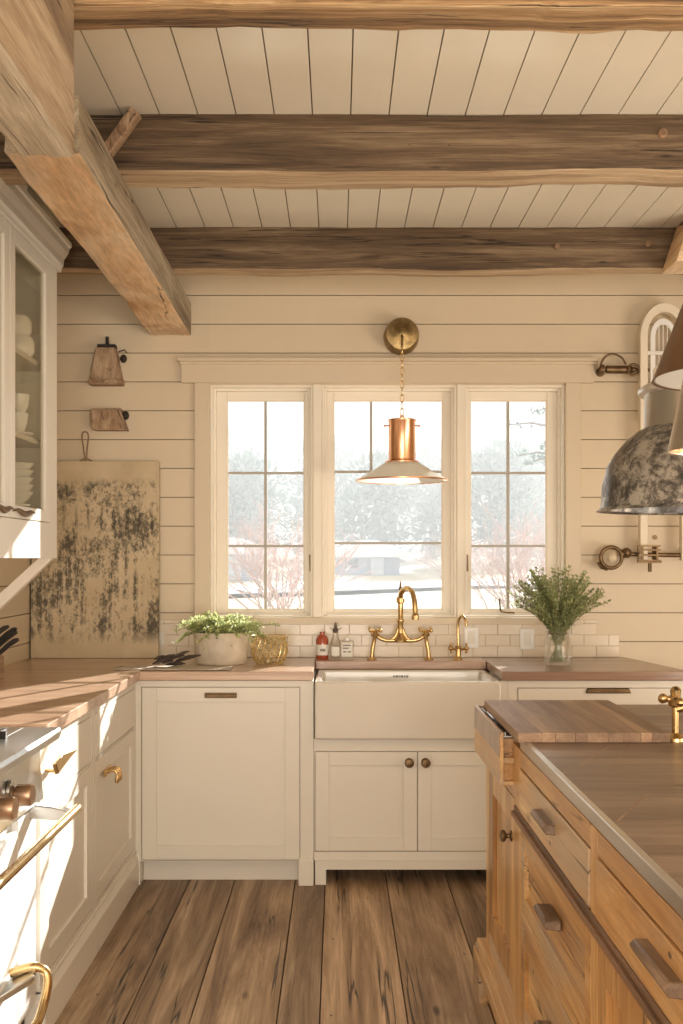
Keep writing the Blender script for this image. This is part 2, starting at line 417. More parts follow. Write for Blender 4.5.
# floor planks
edges = [-1.48, -1.2, -.92, -.64, -.445, -.184, -.055, .209, .47, .70, .93, 1.2, 1.42, 1.7, 1.95, 2.2, 2.5, 2.75, 3.0, 3.2]
mb = MB(); rnd = random.Random(3)
for a, b_ in zip(edges[:-1], edges[1:]):
    y = WF
    cuts = [WF, -.6+rnd.uniform(-1, 1), WY]
    for c0, c1 in zip(cuts[:-1], cuts[1:]):
        mb.box(a+.0022, b_-.0022, c0+.001, c1-.001, -.03, rnd.uniform(-.001, 0))
struct(mb.build('floor', M['floor'], smooth=False), 'wide worn brown timber floor boards')
struct(MB().box(WX0-.15, WX1+.15, WF-.15, WY+.15, -.2, -.03).build('floor_backing', M['iron'], smooth=False))
# tile backsplash
mb = MB(); tz = .912; row = 0
while tz < 1.09:
    th = min(.052, 1.09-tz); x = -.90-(.06 if row % 2 else 0)
    while x < 1.36:
        a = max(-.88, x); b_ = min(1.36 - (.10 if row > 1 else 0) , x+.118)
        if b_-a > .01: mb.box(a, b_, WY-.009, WY, tz, tz+th-.0002)
        x += .1195
    tz += .0535; row += 1
struct(mb.build('trim_2', M['tile'], bevel=.0012, smooth=False), 'pale brick tile backsplash below the windows')
# window casing
mb = MB()
mb.fbox(F, -.693, -.62, 0, .022, 1.085, 2.235)
mb.fbox(F, 1.10, 1.173, 0, .022, 1.085, 2.235)
mb.fbox(F, -.756, 1.235, 0, .030, 2.235, 2.335)
mb.fbox(F, -.77, 1.25, 0, .055, 2.335, 2.352)
mb.fbox(F, -.762, 1.242, 0, .042, 2.322, 2.335)
mb.fbox(F, -.693, 1.173, 0, .035, 1.070, 1.102)
struct(mb.build('trim_1', M['casing'], bevel=.002, smooth=False), 'cream window casing with a deep head board')
# mullions
mb = MB()
mb.box(-.121, -.078, WY-.004, WY+.15, 1.10, 2.23); mb.box(.576, .612, WY-.004, WY+.15, 1.10, 2.23)
struct(mb.build('trim_3', M['win'], bevel=.003, smooth=False))

def window(name, x0, x1, gx0, gx1, vm, hm, label):
    root = bpy.data.objects.new(name, None); C.objects.link(root); root.location = ((x0+x1)/2, WY+.08, 1.10); struct(root, label)
    z0, z1 = 1.10, 2.23; gz0, gz1 = 1.135, 2.165
    G = ('-y', WY)
    mb = MB()
    mb.holed(G, x0, x1, z0, z1, .004, .045, [(x0+.012, x1-.012, z0+.012, z1-.012)])
    mb.holed(G, x0, x1, z0, z1, .045, .075, [(x0+.024, x1-.024, z0+.02, z1-.024)])
    mb.build('window_frame', M['win'], root, bevel=.003, smooth=False)
    mb = MB().holed(G, x0+.016, x1-.016, z0+.012, z1-.016, .075, .115, [(gx0, gx1, gz0, gz1)])
    mb.holed(G, gx0-.006, gx1+.006, gz0-.006, gz1+.006, .082, .089, [(gx0+.006, gx1-.006, gz0+.006, gz1-.006)])
    sash = mb.build('sash', M['win'], root, bevel=.003, smooth=False)
    mb = MB()
    for (x, a, b_) in vm: mb.fbox(G, x-.007, x+.007, .084, .106, a, b_)
    for (zz, a, b_) in hm: mb.fbox(G, a, b_, .0845, .1055, zz-.006, zz+.006)
    mb.build('muntins', M['muntin'], sash, smooth=False)
    MB().fbox(G, gx0-.01, gx1+.01, .093, .097, gz0-.01, gz1+.01).build('pane', M['pane'], root, smooth=False)
    return root
W1 = window('window_1', -.62, -.121, -.545, -.165, [(-.357, 1.135, 2.165)], [(1.809, -.545, -.165), (1.449, -.545, -.165)], 'left casement window of six panes')
W2 = window('window_2', -.078, .576, -.022, .515, [(.163, 1.815, 2.165)], [(1.815, -.022, .515), (1.463, -.022, .515)], 'middle window behind the pendant lamp')
W3 = window('window_3', .612, 1.10, .651, 1.027, [(.838, 1.135, 2.165)], [(1.809, .651, 1.027), (1.449, .651, 1.027)], 'right casement window of six panes')
def latch(root, x, zc):
    mb = MB().box(x-.006, x+.006, WY+.055, WY+.075, zc-.045, zc+.045)
    mb.tube([(x, WY+.055, zc+.02), (x, WY+.03, zc+.03), (x+.002, WY+.028, zc-.05)], .005, 8)
    mb.build('sash_latch', M['darkbrass'], root)
latch(W1, -.136, 1.375); latch(W3, .629, 1.375)
mb = MB().tube(smooth_path([(.79, WY+.045, 1.19), (.792, WY+.04, 1.15), (.80, WY+.03, 1.128), (.86, WY+.03, 1.122)], 4), .004, 8)
mb.build('casement_stay', M['darkbrass'], W3)

# ------------------------------------------------------------------ beams
def hewn(name, p0, p1, wdt, hgt, mat, amp=.008, seg=46, seed=0, chamfer=.009, label='', group=None, side_mat=None):
    """timber from p0 to p1 (centre of section), section wdt x hgt"""
    p0 = Vector(p0); p1 = Vector(p1); d = (p1-p0).normalized(); side = d.cross(Vector((0, 0, 1))).normalized(); up = side.cross(d)
    a, b_, c = wdt/2, hgt/2, chamfer
    sec = []
    for sx, sy in ((1, 1), (-1, 1), (-1, -1), (1, -1)):
        cr = [(sx*a, sy*(b_-c)), (sx*(a-c*.3), sy*(b_-c*.3)), (sx*(a-c), sy*b_)]
        if sx*sy < 0: cr = cr[::-1]
        sec += cr
        nx = {(1, 1): (-1, 1), (-1, 1): (-1, -1), (-1, -1): (1, -1), (1, -1): (1, 1)}[(sx, sy)]
        for t in (.33, .66):
            e0 = cr[-1]; e1 = (nx[0]*(a-c), nx[1]*b_) if sy == nx[1] else (nx[0]*a, nx[1]*(b_-c))
            sec.append((e0[0]+(e1[0]-e0[0])*t, e0[1]+(e1[1]-e0[1])*t))
    mb = MB(); rings = []
    for i in range(seg+1):
        q = p0.lerp(p1, i/seg); ring = []
        for (u, v) in sec:
            p = q+side*u+up*v
            s_ = Vector((p.x*2.2+seed*9, p.y*2.2, p.z*7)) if abs(d.x) > .5 else Vector((p.x*7+seed*9, p.y*2.2, p.z*7))
            k = noise.noise(s_)*amp+noise.noise(s_*5)*amp*.35
            edge = 1.6 if v < -b_*.7 else .7
            p = p+(side*u+up*v).normalized()*k*edge
            ring.append(mb.bm.verts.new(p))
        rings.append(ring)
    n = len(sec)
    for i in range(seg):
        for k in range(n): mb.bm.faces.new((rings[i][k], rings[i][(k+1) % n], rings[i+1][(k+1) % n], rings[i+1][k]))
    mb.bm.faces.new(rings[0]); mb.bm.faces.new(rings[-1])
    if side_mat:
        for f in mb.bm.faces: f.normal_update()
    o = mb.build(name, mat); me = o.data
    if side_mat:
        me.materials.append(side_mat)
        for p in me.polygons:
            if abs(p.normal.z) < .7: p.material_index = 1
    me.set_sharp_from_angle(angle=math.radians(24))
    tag(o, label, 'beam', group); return o
def peg(parent, x, y, z_, r=.014, axis='-y', mat='board'):
    MB().lathe([(.001, 0), (r, 0), (r, .014), (r*.8, .018), (.001, .018)], (x, y, z_), axis, 14).build('peg', M[mat], parent)
BZ = 2.62; BH = CZ-BZ
bm1 = hewn('ceiling_beam', (WX0, 2.38, BZ+BH/2), (WX1, 2.38, BZ+BH/2), .13, BH, M['beam_front'], .011, 90, 1, label='nearest rough cross beam cut off by the top of the photo')
bm2 = hewn('ceiling_beam', (WX0, 3.375, BZ+BH/2), (WX1, 3.375, BZ+BH/2), .15, BH, M['beam_uplit'], .008, 90, 2, side_mat=M['beam'], label='middle weathered cross beam under the board ceiling')
bm3 = hewn('ceiling_beam', (WX0, 4.485, BZ+BH/2), (WX1, 4.485, BZ+BH/2), .11, BH, M['beam_uplit'], .008, 90, 3, side_mat=M['beam'], label='farthest weathered cross beam, just before the window wall')
peg(bm2, 1.028, 3.30, 2.735); peg(bm3, .93, 4.427, 2.713, .012); peg(bm3, 1.32, 4.427, 2.727, .012)
# long beam running to the window wall
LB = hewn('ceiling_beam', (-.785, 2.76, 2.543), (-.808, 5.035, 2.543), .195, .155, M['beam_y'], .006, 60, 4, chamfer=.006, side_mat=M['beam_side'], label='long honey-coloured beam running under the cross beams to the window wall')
HD = hewn('header_timber', (-.642, .6, 2.536), (-.642, 2.29, 2.536), .122, .52, M['beam_side'], .009, 50, 5, chamfer=.008, side_mat=M['timber'], label='deep rough timber at upper left corner, nearest the camera')
o = hewn('beam_brace', (-.725, 3.27, 2.665), (-.635, 3.27, 2.790), .05, .038, M['oldwood'], .003, 8, 6, chamfer=.006, label='short diagonal brace between the long beam and middle cross beam')
peg(o, -.668, 3.245, 2.722, .015)
mb = MB().prism([(1.372, 4.22, 2.595), (1.62, 4.22, 2.595), (1.62, 4.22, 2.80), (1.44, 4.22, 2.80)], (0, .2, 0))
tag(mb.build('beam_brace', M['beam_y'], bevel=.006), 'orange wooden brace at the right edge by the farthest cross beam', 'beam')

# ------------------------------------------------------------------ cabinetry helpers
def shaker(parent, F, u0, u1, v0, v1, mat, fw=.055, name='door', pan=None, thick=.02, inset=.010):
    mb = MB().holed(F, u0, u1, v0, v1, 0, thick, [(u0+fw, u1-fw, v0+fw, v1-fw)])
    mb.fbox(F, u0+fw-.002, u1-fw+.002, .001, thick-inset, v0+fw-.002, v1-fw+.002)
    return mb.build(name, mat, parent, bevel=.0015, smooth=False)
def slabfront(parent, F, u0, u1, v0, v1, mat, name='drawer', thick=.02):
    return MB().fbox(F, u0, u1, 0, thick, v0, v1).build(name, mat, parent, bevel=.002, smooth=False)
def knob(parent, F, u, v, w0, mat, r=.015):
    k, P = F
    c = {'y': (u, P-w0, v), 'x': (P+w0, u, v), '-x': (P-w0, u, v)}[k]; ax = {'y': '-y', 'x': 'x', '-x': '-x'}[k]
    MB().lathe([(.001, 0), (r*.9, 0), (r*.85, .003), (r*.4, .006), (r*.38, .014), (r*.9, .019), (r, .024), (r*.85, .030), (.001, .033)], c, ax, 20).build('knob', mat, parent)
g = .003
def carcass(root, F, u0, u1, v0, v1, depth, holes, mat, thick=.02):
    mb = MB().fbox(F, u0, u1, -depth, -.004, v0, v1)
    mb.holed(F, u0, u1, v0, v1, -.004, thick, [(a-g, b_+g, c-g, d+g) for a, b_, c, d in holes])
    return mb.build('carcass', mat, root, smooth=False)

# ---- dishwasher / waste cabinet on the back run. Face plane is 0.02 behind the visible front
FB = ('y', 4.44)   # visible fronts at 4.42
root = thing('base_cabinet', (-.5, 4.73, 0), 'cream panelled cabinet with one wide door left of the sink', 'cabinet')
h = (-.833, -.163, .107, .840)
carcass(root, FB, -.840, -.104, .10, .868, .56, [h], M['cab'])
d = shaker(root, FB, *h, M['cab'], fw=.062)
MB().fbox(FB, -.566, -.430, .02, .034, .800, .812).fbox(FB, -.566, -.430, .02, .026, .795, .818).build('handle', M['darkbrass'], d, bevel=.002)
mb = MB().fbox(FB, -.840, -.165, -.56, -.05, 0, .10)
mb.fbox(FB, -.163, -.104, -.56, .024, 0, .10)
mb.fbox(FB, -.168, -.1035, .0, .034, 0, .115).build('plinth', M['cab'], root, bevel=.003, smooth=False)
MB().fbox(FB, -.862, -.8405, -.1, .019, .0, .868).build('corner_filler', M['cab'], root, smooth=False)
# ---- sink cabinet
root = thing('sink_cabinet', (.30, 4.73, 0), 'cream two-door cabinet under the white apron sink', 'cabinet')
hs = [(-.106, .336, .145, .566), (.340, .704, .145, .566)]
carcass(root, FB, -.103, .722, .10, .62, .56, [], M['cab'], thick=-.003)
MB().holed(FB, -.150+.048, .722, .105, .622, -.003, .02, [(a-g, b_+g, c-g, d_+g) for a, b_, c, d_ in [(-.096, .336, .145, .566), (.340, .704, .145, .566)]]).build('face_frame', M['cab'], root, smooth=False)
for i, hh in enumerate([(-.096, .336, .145, .566), (.340, .704, .145, .566)]):
    d = shaker(root, FB, *hh, M['cab'], fw=.058)
    knob(d, FB, .302 if i == 0 else .372, .522, .02, M['darkbrass'], .020)
mb = MB().fbox(FB, -.098, .722, -.02, .022, .065, .105)
mb.fbox(FB, -.098, -.05, -.02, .022, 0, .07).fbox(FB, .675, .722, -.02, .022, 0, .07)
mb.fbox(FB, -.098, .722, -.56, -.30, 0, .10).build('plinth', M['cab'], root, bevel=.003, smooth=False)
MB().fbox(FB, -.098, .722, .022, .027, .098, .106).build('bead', M['cab'], root, smooth=False)
# ---- right base cabinet
root = thing('base_cabinet', (1.1, 4.73, 0), 'cream drawer cabinet right of the sink, mostly behind the island', 'cabinet')
h1 = (.765, 1.445, .70, .836); h2 = [(.765, 1.103, .13, .685), (1.109, 1.445, .13, .685)]
carcass(root, FB, .724, 1.50, .10, .868, .56, [h1]+h2, M['cab'])
d = slabfront(root, FB, *h1, M['cab'])
MB().prism([(1.05, 4.41, .815), (1.245, 4.41, .815), (1.235, 4.41, .838), (1.06, 4.41, .838)], (0, .01, 0)).build('handle', M['darkbrass'], d, bevel=.004)
for hh in h2: shaker(root, FB, *hh, M['cab'])
MB().fbox(FB, .690, .7235, -.3, .018, .625, .868).build('filler_strip', M['cab'], root, smooth=False)
MB().fbox(FB, .724, 1.50, -.56, .02, 0, .10).build('plinth', M['cab'], root, smooth=False)

# ---- left run, fronts face +x; visible front at -0.86
FL = ('x', -.88)
def left_unit(y0, y1, label, dw=.16, split=.672):
    root = thing('base_cabinet', (-1.17, (y0+y1)/2, 0), label, 'cabinet')
    a, b_ = y0+.03, y1-.03
    hd = (a, b_, split+.008, .838); hdoor = (a, b_, .165, split-.004)
    carcass(root, FL, y0, y1, .13, .868, .58, [hd, hdoor], M['cab'])
    dr = slabfront(root, FL, *hd, M['cab']); do = shaker(root, FL, *hdoor, M['cab'], fw=.06)
    mb = MB().fbox(FL, y0, y1, -.58, .034, 0, .105)
    mb.prism([(-.86+.014, y0, .105), (-.86, y0, .135), (-.90, y0, .135), (-.90, y0, .105)], (0, y1-y0, 0))
    mb.fbox(FL, y0, y1, .018, .026, .135, .142)
    mb.build('plinth', M['cab'], root, smooth=False)
    return root, dr, do
rA, drA, doA = left_unit(3.66, 4.42, 'cream drawer and door cabinet in the left corner, half in sun')
rB, drB, doB = left_unit(3.005, 3.655, 'cream drawer and door cabinet between the corner unit and the range')
# hooks and handles
mb = MB()
for k in range(3):
    yy = 3.84+k*.028
    mb.tube(smooth_path([(-.86, yy, .60), (-.825, yy, .605), (-.815, yy, .585), (-.818, yy, .56)], 4), [.006]*9+[.008]*4, 8)
mb.box(-.862, -.852, 3.82, 3.92, .585, .612)
mb.build('handle', M['brass'], doA, bevel=.001)
mb = MB().tube([(-.862, 3.06, .765), (-.82, 3.05, .765)], .006, 8)
mb.prism([(-.822, 2.99, .795), (-.818, 3.05, .812), (-.815, 3.13, .805), (-.81, 3.20, .80), (-.815, 3.12, .785), (-.82, 3.05, .768), (-.822, 3.02, .76)], (.012, 0, .004))
mb.build('handle', M['brass'], drB, bevel=.002)

# ---- worktops
mb = MB()
ct = [(WX0+.001, 3.0), (-.838, 3.0), (-.838, 4.392), (-.106, 4.392), (-.106, 4.90), (-.106, WY-.001), (WX0+.001, WY-.001)]
mb.prism([(x, y, .872) for x, y in ct], (0, 0, .038))
tag(mb.build('worktop', M['counter'], bevel=.003, smooth=False), 'pale brown L-shaped wooden worktop left of the sink', 'worktop')
mb = MB().prism([(x, y, .872) for x, y in [(.692, 4.392), (1.50, 4.392), (1.385, WY-.001), (.692, WY-.001)]], (0, 0, .038))
tag(mb.build('worktop', M['walnut'], bevel=.003, smooth=False), 'dark walnut worktop right of the sink under the herb jar', 'worktop')
mb = MB().box(-.104, .690, 4.84, WY-.001, .872, .910)
tag(mb.build('sink_ledge', M['counter'], bevel=.003, smooth=False), 'wooden ledge behind the sink carrying the brass faucet', 'worktop')

# ---- apron sink
root = thing('apron_sink', (.29, 4.6, .627), 'white ceramic farmhouse sink with a deep apron front', 'sink')
X0, X1, Y0, Y1, Z0, Z1 = -.098, .686, 4.36, 4.835, .627, .872
t = .028
mb = MB()
o_ = [(X0, Y0), (X1, Y0), (X1, Y1), (X0, Y1)]; i_ = [(X0+t, Y0+t), (X1-t, Y0+t), (X1-t, Y1-t), (X0+t, Y1-t)]
def ringv(pts, zz): return [mb.bm.verts.new((x, y, zz)) for x, y in pts]
A = ringv(o_, Z0); B = ringv(o_, Z1); Ci = ringv(i_, Z1); D = ringv([(x+(.02 if x < .2 else -.02), y+(.02 if y < 4.6 else -.02)) for x, y in i_], Z0+.03)
mb.bm.faces.new(A)
for P_, Q_ in ((A, B), (B, Ci), (Ci, D)):
    for k in range(4): mb.bm.faces.new((P_[k], P_[(k+1) % 4], Q_[(k+1) % 4], Q_[k]))
mb.bm.faces.new(D[::-1])
bs = mb.build('basin', M['ceramic'], root, bevel=.010)
bs.modifiers['bevel'].segments = 4
mb = MB()
xx = .255
for wd in (.008, .010, .004, .012, .006, .010): mb.box(xx, xx+wd, Y1-t-.006, Y1-t-.0008, .838, .848); xx += wd+.004
mb.build('maker_mark', M['logo'], root, smooth=False)

# ---- bridge faucet
BR = M['brass']
root = thing('bridge_faucet', (.295, 4.92, .91), 'brass bridge faucet with two cross handles behind the sink', 'faucet')
yf = 4.92
for sx, s in ((.160, -1), (.430, 1)):
    mb = MB().lathe([(.001, 0), (.024, 0), (.022, .006), (.012, .010), (.001, .010)], (sx, yf, .91), 'z', 20)
    mb.tube(smooth_path([(sx, yf, .915), (sx+.004*s*-1, yf, .96), (sx-.012*s, yf, 1.0), (sx-.016*s, yf-.01, 1.035)], 5), .0095, 12)
    lg = mb.build('leg', BR, root)
    cx = sx+.002*s
    mb = MB().lathe([(.001, 0), (.018, 0), (.021, .012), (.014, .022), (.010, .034), (.001, .034)], (sx-.016*s, yf-.01, 1.02), 'z', 16)
    for k in range(4):
        a = PI/4+k*PI/2; q = (sx-.016*s+.034*math.cos(a), yf-.01+.034*math.sin(a), 1.052+.004*math.sin(a))
        mb.tube([(sx-.016*s, yf-.01, 1.05), q], [.005, .0065], 8); mb.ball(q, .0095, n=8)
    mb.build('handle', BR, lg)
mb = MB().tube(smooth_path([(.176, yf-.01, 1.03), (.205, yf-.01, 1.008), (.245, yf-.01, 1.0), (.295, yf-.01, 1.004), (.345, yf-.01, 1.0), (.385, yf-.01, 1.008), (.414, yf-.01, 1.03)], 5), .010, 12)
mb.lathe([(.001, 0), (.028, .0), (.030, .012), (.020, .03), (.014, .045), (.001, .045)], (.295, yf-.01, .992), 'z', 20)
mb.tube(smooth_path([(.245, yf-.01, 1.0), (.27, yf-.01, 1.02), (.287, yf-.01, 1.06)], 4), .008, 10).tube(smooth_path([(.345, yf-.01, 1.0), (.32, yf-.01, 1.02), (.303, yf-.01, 1.06)], 4), .008, 10)
mb.build('bridge', BR, root)
mb = MB().lathe([(.001, 0), (.014, 0), (.013, .05), (.017, .056), (.017, .064), (.013, .07), (.013, .14), (.020, .145), (.021, .165), (.014, .172), (.008, .18), (.008, .19), (.006, .2), (.001, .2)], (.295, yf-.01, 1.035), 'z', 20)
col = mb.build('column', BR, root)
MB().lathe([(.001, 0), (.006, 0), (.009, .012), (.005, .022), (.006, .03), (.002, .045), (.001, .045)], (.295, yf-.01, 1.235), 'z', 12).build('finial', M['darkbrass'], col)
mb = MB().tube(smooth_path([(.295, yf-.01, 1.19), (.297, 4.885, 1.225), (.318, 4.84, 1.25), (.34, 4.79, 1.235), (.350, 4.76, 1.19), (.353, 4.75, 1.13)], 6), [.013]*20+[.0125]*10+[.016], 14)
mb.lathe([(.001, 0), (.016, 0), (.017, .02), (.013, .024), (.001, .024)], (.353, 4.75, 1.108), 'z', 16)
mb.build('spout', BR, root)
# small filter tap
root = thing('filter_tap', (.570, 4.93, .91), 'small brass gooseneck tap right of the bridge faucet', 'faucet')
MB().lathe([(.001, 0), (.022, 0), (.020, .008), (.013, .014), (.012, .05), (.016, .055), (.012, .065), (.001, .065)], (.570, 4.93, .91), 'z', 18).build('base', BR, root)
MB().tube(smooth_path([(.570, 4.93, .97), (.568, 4.93, 1.06), (.572, 4.92, 1.10), (.585, 4.90, 1.118), (.598, 4.88, 1.10), (.602, 4.875, 1.07)], 6), .0065, 12).build('spout', BR, root)
for s in (-1, 1):
    mb = MB().tube([(.570, 4.925, .955), (.570+s*.035, 4.915, .962)], .006, 8); mb.ball((.570+s*.038, 4.914, .964), .011, n=8)
    for q in (-1, 1): mb.ball((.570+s*.036, 4.914, .964+q*.018), .007, n=8)
    mb.build('handle', BR, root)

# ---- island
FI = ('-x', .493)   # visible fronts at .48
root = thing('kitchen_island', (1.05, 2.2, 0), 'honey pine kitchen island with drawers, doors and bracket feet', 'island')
IY0, IY1, IX1 = .75, 3.33, 1.75
MB().box(.505, IX1, IY0, IY1, .15, .888).build('carcass', M['pine_z'], root, smooth=False)
PZ, PY, PD = M['pine_z'], M['pine_y'], M['pine_dark']
# face frame: far bay y 2.77-3.33 (door), bay 2 y 1.93-2.73, bay 3 y 1.0-1.89
bays = [(2.80, 3.27), (1.955, 2.705), (1.02, 1.905)]
top_h = [(1.955, 2.705, .735, .872), (1.02, 1.905, .735, .872)]
low_h = [(2.80, 3.27, .215, .74), (1.955, 2.705, .475, .69), (1.955, 2.705, .19, .44), (1.02, 1.455, .19, .69), (1.475, 1.905, .19, .69)]
holes = top_h+low_h
HZ = .889
for (a, b_, c, d) in ((3.27, 3.33, .15, HZ), (2.705, 2.80, .15, HZ), (1.905, 1.955, .15, HZ), (.75, 1.02, .15, HZ), (1.455, 1.475, .19, .70)):
    MB().fbox(FI, a, b_, -.005, .018, c, d).build('stile', PZ, root, bevel=.002, smooth=False)
for (a, b_, c, d) in ((2.80, 3.27, .15, .212), (2.80, 3.27, .743, HZ), (1.955, 2.705, .15, .187), (1.02, 1.905, .15, .187), (1.955, 2.705, .443, .472), (1.955, 2.705, .845, HZ), (1.02, 1.905, .845, HZ)):
    MB().fbox(FI, a, b_, -.005, .018, c, d).build('rail', PY, root, bevel=.002, smooth=False)
mb = MB().fbox(FI, 1.0, 2.79, 0, .030, .700, .714).fbox(FI, 1.0, 2.79, 0, .022, .690, .728)
mb.build('dark_rail', PD, root, bevel=.003, smooth=False)['label'] = 'dark brown moulding below the top drawers'
def bar_pull(parent, y, z_, ln=.12, wv=.016, mat='darkbrass'):
    MB().prism([(.484, y-ln/2, z_-wv*.5), (.452, y-ln/2+.006, z_-wv*.45), (.444, y-ln/2+.008, z_+wv*.1), (.452, y-ln/2+.006, z_+wv*.55), (.484, y-ln/2, z_+wv*.6)], (0, ln, 0)).build('handle', M['pull'], parent, bevel=.003)
for (a, b_, z_, ln) in ((1.955, 2.705, .797, .15), (1.02, 1.905, .797, .17)):
    d = slabfront(root, FI, a+.003, b_-.003, .731, .842, PY, thick=.022)
    bar_pull(d, (a+b_)/2 if a > 1.5 else 1.50, z_, ln, .022)
for (c, d_) in ((.475, .687), (.19, .44)):
    d = shaker(root, FI, 1.958, 2.702, c, d_, PY, fw=.045, name='drawer', thick=.018, inset=.012)
    bar_pull(d, 2.31, (c+d_)/2+.01, .12, .02)
for (a, b_) in ((1.478, 1.902), (1.02, 1.452)):
    d = shaker(root, FI, a, b_, .19, .687, PZ, fw=.06, thick=.018, inset=.012)
d = shaker(root, FI, 2.803, 3.267, .215, .74, PZ, fw=.075, thick=.018, inset=.013)
knob(d, FI, 2.845, .63, .018, M['darkbrass'], .017)
mb = MB()
mb.fbox(FI, .75, 3.36, -.02, .045, .135, .165).fbox(FI, .75, 3.37, -.02, .055, .10, .137)
mb.fbox(FI, 3.24, 3.37, -.12, .055, 0, .105).fbox(FI, 2.62, 2.78, -.10, .055, 0, .105).fbox(FI, .75, .9, -.10, .055, 0, .105)
mb.box(.445, IX1, 3.30, 3.37, .10, .15)
mb.box(1.62, IX1, 3.24, 3.37, 0, .105)
mb.build('base_skirt', PY, root, bevel=.003, smooth=False)
# bread-board box hung on the end bay
bxr = MB()
bxr.box(.438, .448, 2.81, 3.335, .775, .918).box(.448, .500, 2.815, 3.33, .775, .785).box(.490, .502, 2.815, 3.33, .785, .918).box(.448, .490, 3.32, 3.335, .785, .918)
bxr.box(.448, .490, 2.825, 2.83, .785, .9).box(.448, .490, 2.81, 2.825, .835, .85)
kb = bxr.build('side_box', PY, root, bevel=.0015, smooth=False); kb['label'] = 'narrow open box of two-tone wood on the far end of the island'
MB().box(.4365, .4385, 2.815, 3.33, .850, .916).build('outer_band', M['walnut'], kb, smooth=False)
MB().box(.452, .486, 2.84, 3.31, .900, .904).box(.455, .458, 2.84, 3.31, .904, .914).build('steel_liner', M['steel'], kb, smooth=False)

# island slab top of chevron boards with a light edge
root = thing('island_worktop', (1.1, 2.0, .872), 'glossy dark brown island worktop with a pale worn edge', 'worktop')
def clip_poly(poly, axis, val, keep_less):
    out = []
    for i in range(len(poly)):
        p, q = poly[i], poly[(i+1) % len(poly)]
        pi, qi = (p[axis] <= val) == keep_less or p[axis] == val, (q[axis] <= val) == keep_less or q[axis] == val
        if pi: out.append(p)
        if pi != qi:
            t_ = (val-p[axis])/(q[axis]-p[axis]); out.append((p[0]+(q[0]-p[0])*t_, p[1]+(q[1]-p[1])*t_))
    return out
mb = MB()
tx0, tx1, ty0, ty1 = .492, 1.78, .70, 3.345
strips = []
yb = -1.5
mb.box(.506, tx1-.004, 2.735, ty1-.004, .891, .9195)
yy = .70
while yy < 2.735:
    y2 = min(2.735, yy+.335); mb.box(tx0, tx1-.004, yy+.0008, y2-.0008, .891, .9195); yy += .335
mb.build('boards', M['slab'], root, smooth=False)
mb = MB()
for (p, q) in (((.60, 2.30), (.74, 2.62)), ((.55, 2.36), (.69, 2.62)), ((.75, 2.0), (.95, 2.42)), ((.62, 2.08), (.5, 1.86))):
    dx, dy = q[0]-p[0], q[1]-p[1]; l = math.hypot(dx, dy); nx_, ny_ = -dy/l*.0016, dx/l*.0016
    mb.prism([(p[0]+nx_, p[1]+ny_, .9194), (q[0]+nx_, q[1]+ny_, .9194), (q[0]-nx_, q[1]-ny_, .9194), (p[0]-nx_, p[1]-ny_, .9194)], (0, 0, .0004))
mb.build('inlay_lines', M['board'], root, smooth=False)
mb = MB().prism([(x, y, .891) for x, y in [(.476, .70), (.492, .70), (.492, 2.722), (.506, 2.735), (.506, 3.345), (.502, 3.345), (.502, 2.752), (.476, 2.715)]], (0, 0, .029))
ed = mb.build('edge_band', M['nickel'], root, bevel=.004); ed['label'] = 'pale metal edge strip'
# chopping board
mb = MB(); n = 9; bx0, bx1 = .458, .846
ws = [.062, .034, .05, .03, .055, .036, .045, .03, .046]
x = bx0
for wd in ws: mb.box(x, x+wd-.0004, 2.645, 3.255, .9205, .9455); x += wd
tag(mb.build('chopping_board', M['board'], bevel=.0008, smooth=False), 'striped butcher block board lying on the island corner', 'chopping board')
# island tap
root = thing('island_tap', (.905, 2.68, .92), 'brass tap standing at the right edge of the island worktop', 'faucet')
tx, ty = .905, 2.68
MB().lathe([(.001, 0), (.028, 0), (.027, .008), (.016, .014), (.0095, .02), (.009, .085), (.018, .09), (.02, .105), (.012, .112), (.014, .13), (.008, .138), (.001, .14)], (tx-.035, ty, .92), 'z', 22).build('base', M['brass'], root)
mb = MB().tube([(tx-.035, ty, 1.022), (tx-.065, ty, 1.028)], .008, 10); mb.ball((tx-.068, ty, 1.028), .013, n=10)
mb.tube([(tx-.035, ty-.03, 1.022), (tx-.035, ty+.03, 1.022)], .007, 8); mb.ball((tx-.035, ty-.034, 1.022), .011, n=8); mb.ball((tx-.035, ty+.034, 1.022), .011, n=8)
mb.build('handle', M['brass'], root)
mb = MB().tube(smooth_path([(tx-.035, ty, 1.0), (tx+.02, ty, 1.01), (tx+.10, ty, 1.0), (tx+.15, ty, .97), (tx+.16, ty, .921)], 5), .011, 12)
mb.tube(smooth_path([(tx+.06, ty, 1.0), (tx+.06, ty, 1.16), (tx+.09, ty-.04, 1.22), (tx+.12, ty-.12, 1.2), (tx+.12, ty-.14, 1.12)], 6), .011, 12)
mb.build('spout', M['brass'], root)

